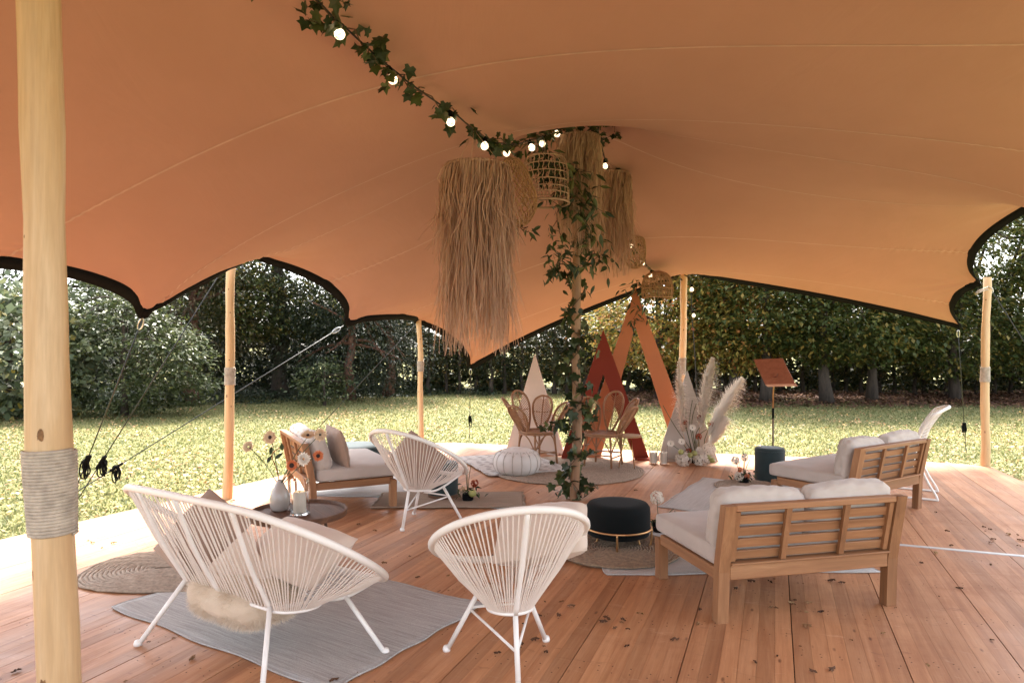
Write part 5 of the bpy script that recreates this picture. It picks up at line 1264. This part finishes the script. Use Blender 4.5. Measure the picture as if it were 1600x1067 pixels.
# undergrowth beyond the hedge, a mass nobody could count
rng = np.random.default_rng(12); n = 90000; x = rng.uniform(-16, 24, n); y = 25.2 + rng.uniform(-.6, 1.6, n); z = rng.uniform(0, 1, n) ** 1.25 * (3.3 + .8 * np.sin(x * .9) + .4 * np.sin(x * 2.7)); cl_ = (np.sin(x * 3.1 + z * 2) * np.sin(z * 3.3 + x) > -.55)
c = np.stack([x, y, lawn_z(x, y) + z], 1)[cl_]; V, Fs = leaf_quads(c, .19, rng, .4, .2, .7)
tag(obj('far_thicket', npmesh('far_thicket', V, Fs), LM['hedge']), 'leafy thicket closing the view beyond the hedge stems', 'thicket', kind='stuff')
# ------------------------------------------------------------------ grass, leaf litter, ground ivy (uncountable)
rng = np.random.default_rng(3)
DPoly = np.array(DECK)
def outside(P):
    ins = np.ones(len(P), bool)
    for i in range(len(DPoly)):
        a, b = DPoly[i], DPoly[(i + 1) % len(DPoly)]
        ins &= ((b[0] - a[0]) * (P[:, 1] - a[1]) - (b[1] - a[1]) * (P[:, 0] - a[0])) > -.02
    return ~ins
def scatter(n, y0, y1, wide=.82, pw=1.0):
    y = y0 + (y1 - y0) * rng.uniform(0, 1, n) ** pw; x = rng.uniform(-1, 1, n) * (y * wide + .5); P = np.stack([x, y], 1); return P[outside(P)]
P = scatter(230000, 5.0, 23.5, .82, 1.25); n = len(P); z = lawn_z(P[:, 0], P[:, 1]); c = np.stack([P[:, 0], P[:, 1], z], 1)
az = rng.uniform(0, 6.28, n); hgt = rng.uniform(.012, .05, n); wdt = rng.uniform(.004, .009, n) * (1 + P[:, 1] / 14)
s = np.stack([np.cos(az) * wdt, np.sin(az) * wdt, np.zeros(n)], 1); tip = c + np.stack([rng.normal(0, .03, n), rng.normal(0, .03, n), hgt], 1)
M['grass'] = leafmat('grass_blade', [(0, (.080, .10, .033)), (.5, (.155, .17, .063)), (.85, (.24, .225, .10)), (1, (.34, .29, .15))], .35, .6)
o = obj('grass', npmesh('grass', np.stack([c - s, c + s, tip], 1).reshape(-1, 3), np.arange(3 * n).reshape(-1, 3)), M['grass']); tag(o, 'short autumn grass blades of the lawn around the deck', 'grass', kind='stuff')
P = scatter(36000, 5.0, 23.0, .82, 1.2); keep = rng.uniform(0, 1, len(P)) < np.clip(.35 + .5 * np.sin(P[:, 0] * 1.1 + 1 + np.sin(P[:, 1] * .7)) * np.sin(P[:, 1] * .9 + .5 * np.sin(P[:, 0] * 1.7)) + .3 * np.sin(P[:, 0] * 3.1 + P[:, 1] * 2.3), .08, 1); P = P[keep]
c = np.stack([P[:, 0], P[:, 1], lawn_z(P[:, 0], P[:, 1]) + rng.uniform(.015, .05, len(P))], 1)
V, Fs = leaf_quads(c, .056, rng, .85, 0.0, .7)
M['litter'] = leafmat('leaf_litter', [(0, (.20, .09, .04)), (.3, (.36, .21, .10)), (.65, (.50, .33, .19)), (.88, (.52, .36, .10)), (1, (.36, .11, .05))], .15, .7)
tag(obj('leaf_litter', npmesh('leaf_litter', V, Fs), M['litter']), 'pale fallen leaves strewn over the lawn', 'leaves', kind='stuff')
n = 26000; y = rng.uniform(18.0, 24.0, n); x = rng.uniform(2.5, 18, n); kp = rng.uniform(0, 1, n) < np.clip((y - 17.6) / 2.5, 0, 1); x, y = x[kp], y[kp]
c = np.stack([x, y, lawn_z(x, y) + rng.uniform(.02, .10, len(x))], 1); V, Fs = leaf_quads(c, .10, rng, .8, 0, .7)
M['litter_brown'] = leafmat('brown_litter', [(0, (.05, .022, .014)), (.6, (.12, .055, .032)), (1, (.24, .12, .06))], .1, .8)
tag(obj('brown_leaf_litter', npmesh('litter', V, Fs), M['litter_brown']), 'brown leaf litter under the beeches on the right', 'leaves', kind='stuff')
n = 34000; y = rng.uniform(15.0, 24, n); x = rng.uniform(-15, -.5, n); lim = 16.6 + np.clip((x + 12) * .62, -1, 6.2) + np.sin(x * 2.1) * .25; kp = y > lim; x, y = x[kp], y[kp]; lim = lim[kp]
c = np.stack([x, y, lawn_z(x, y) + rng.uniform(.02, .28, len(x)) * np.clip((y - lim) / .8, .2, 1)], 1); V, Fs = leaf_quads(c, .085, rng, .6, 0, .8)
tag(obj('ground_ivy', npmesh('ground_ivy', V, Fs), LM['ground_ivy']), 'dark ivy ground cover below the trees on the left', 'ivy', kind='stuff')
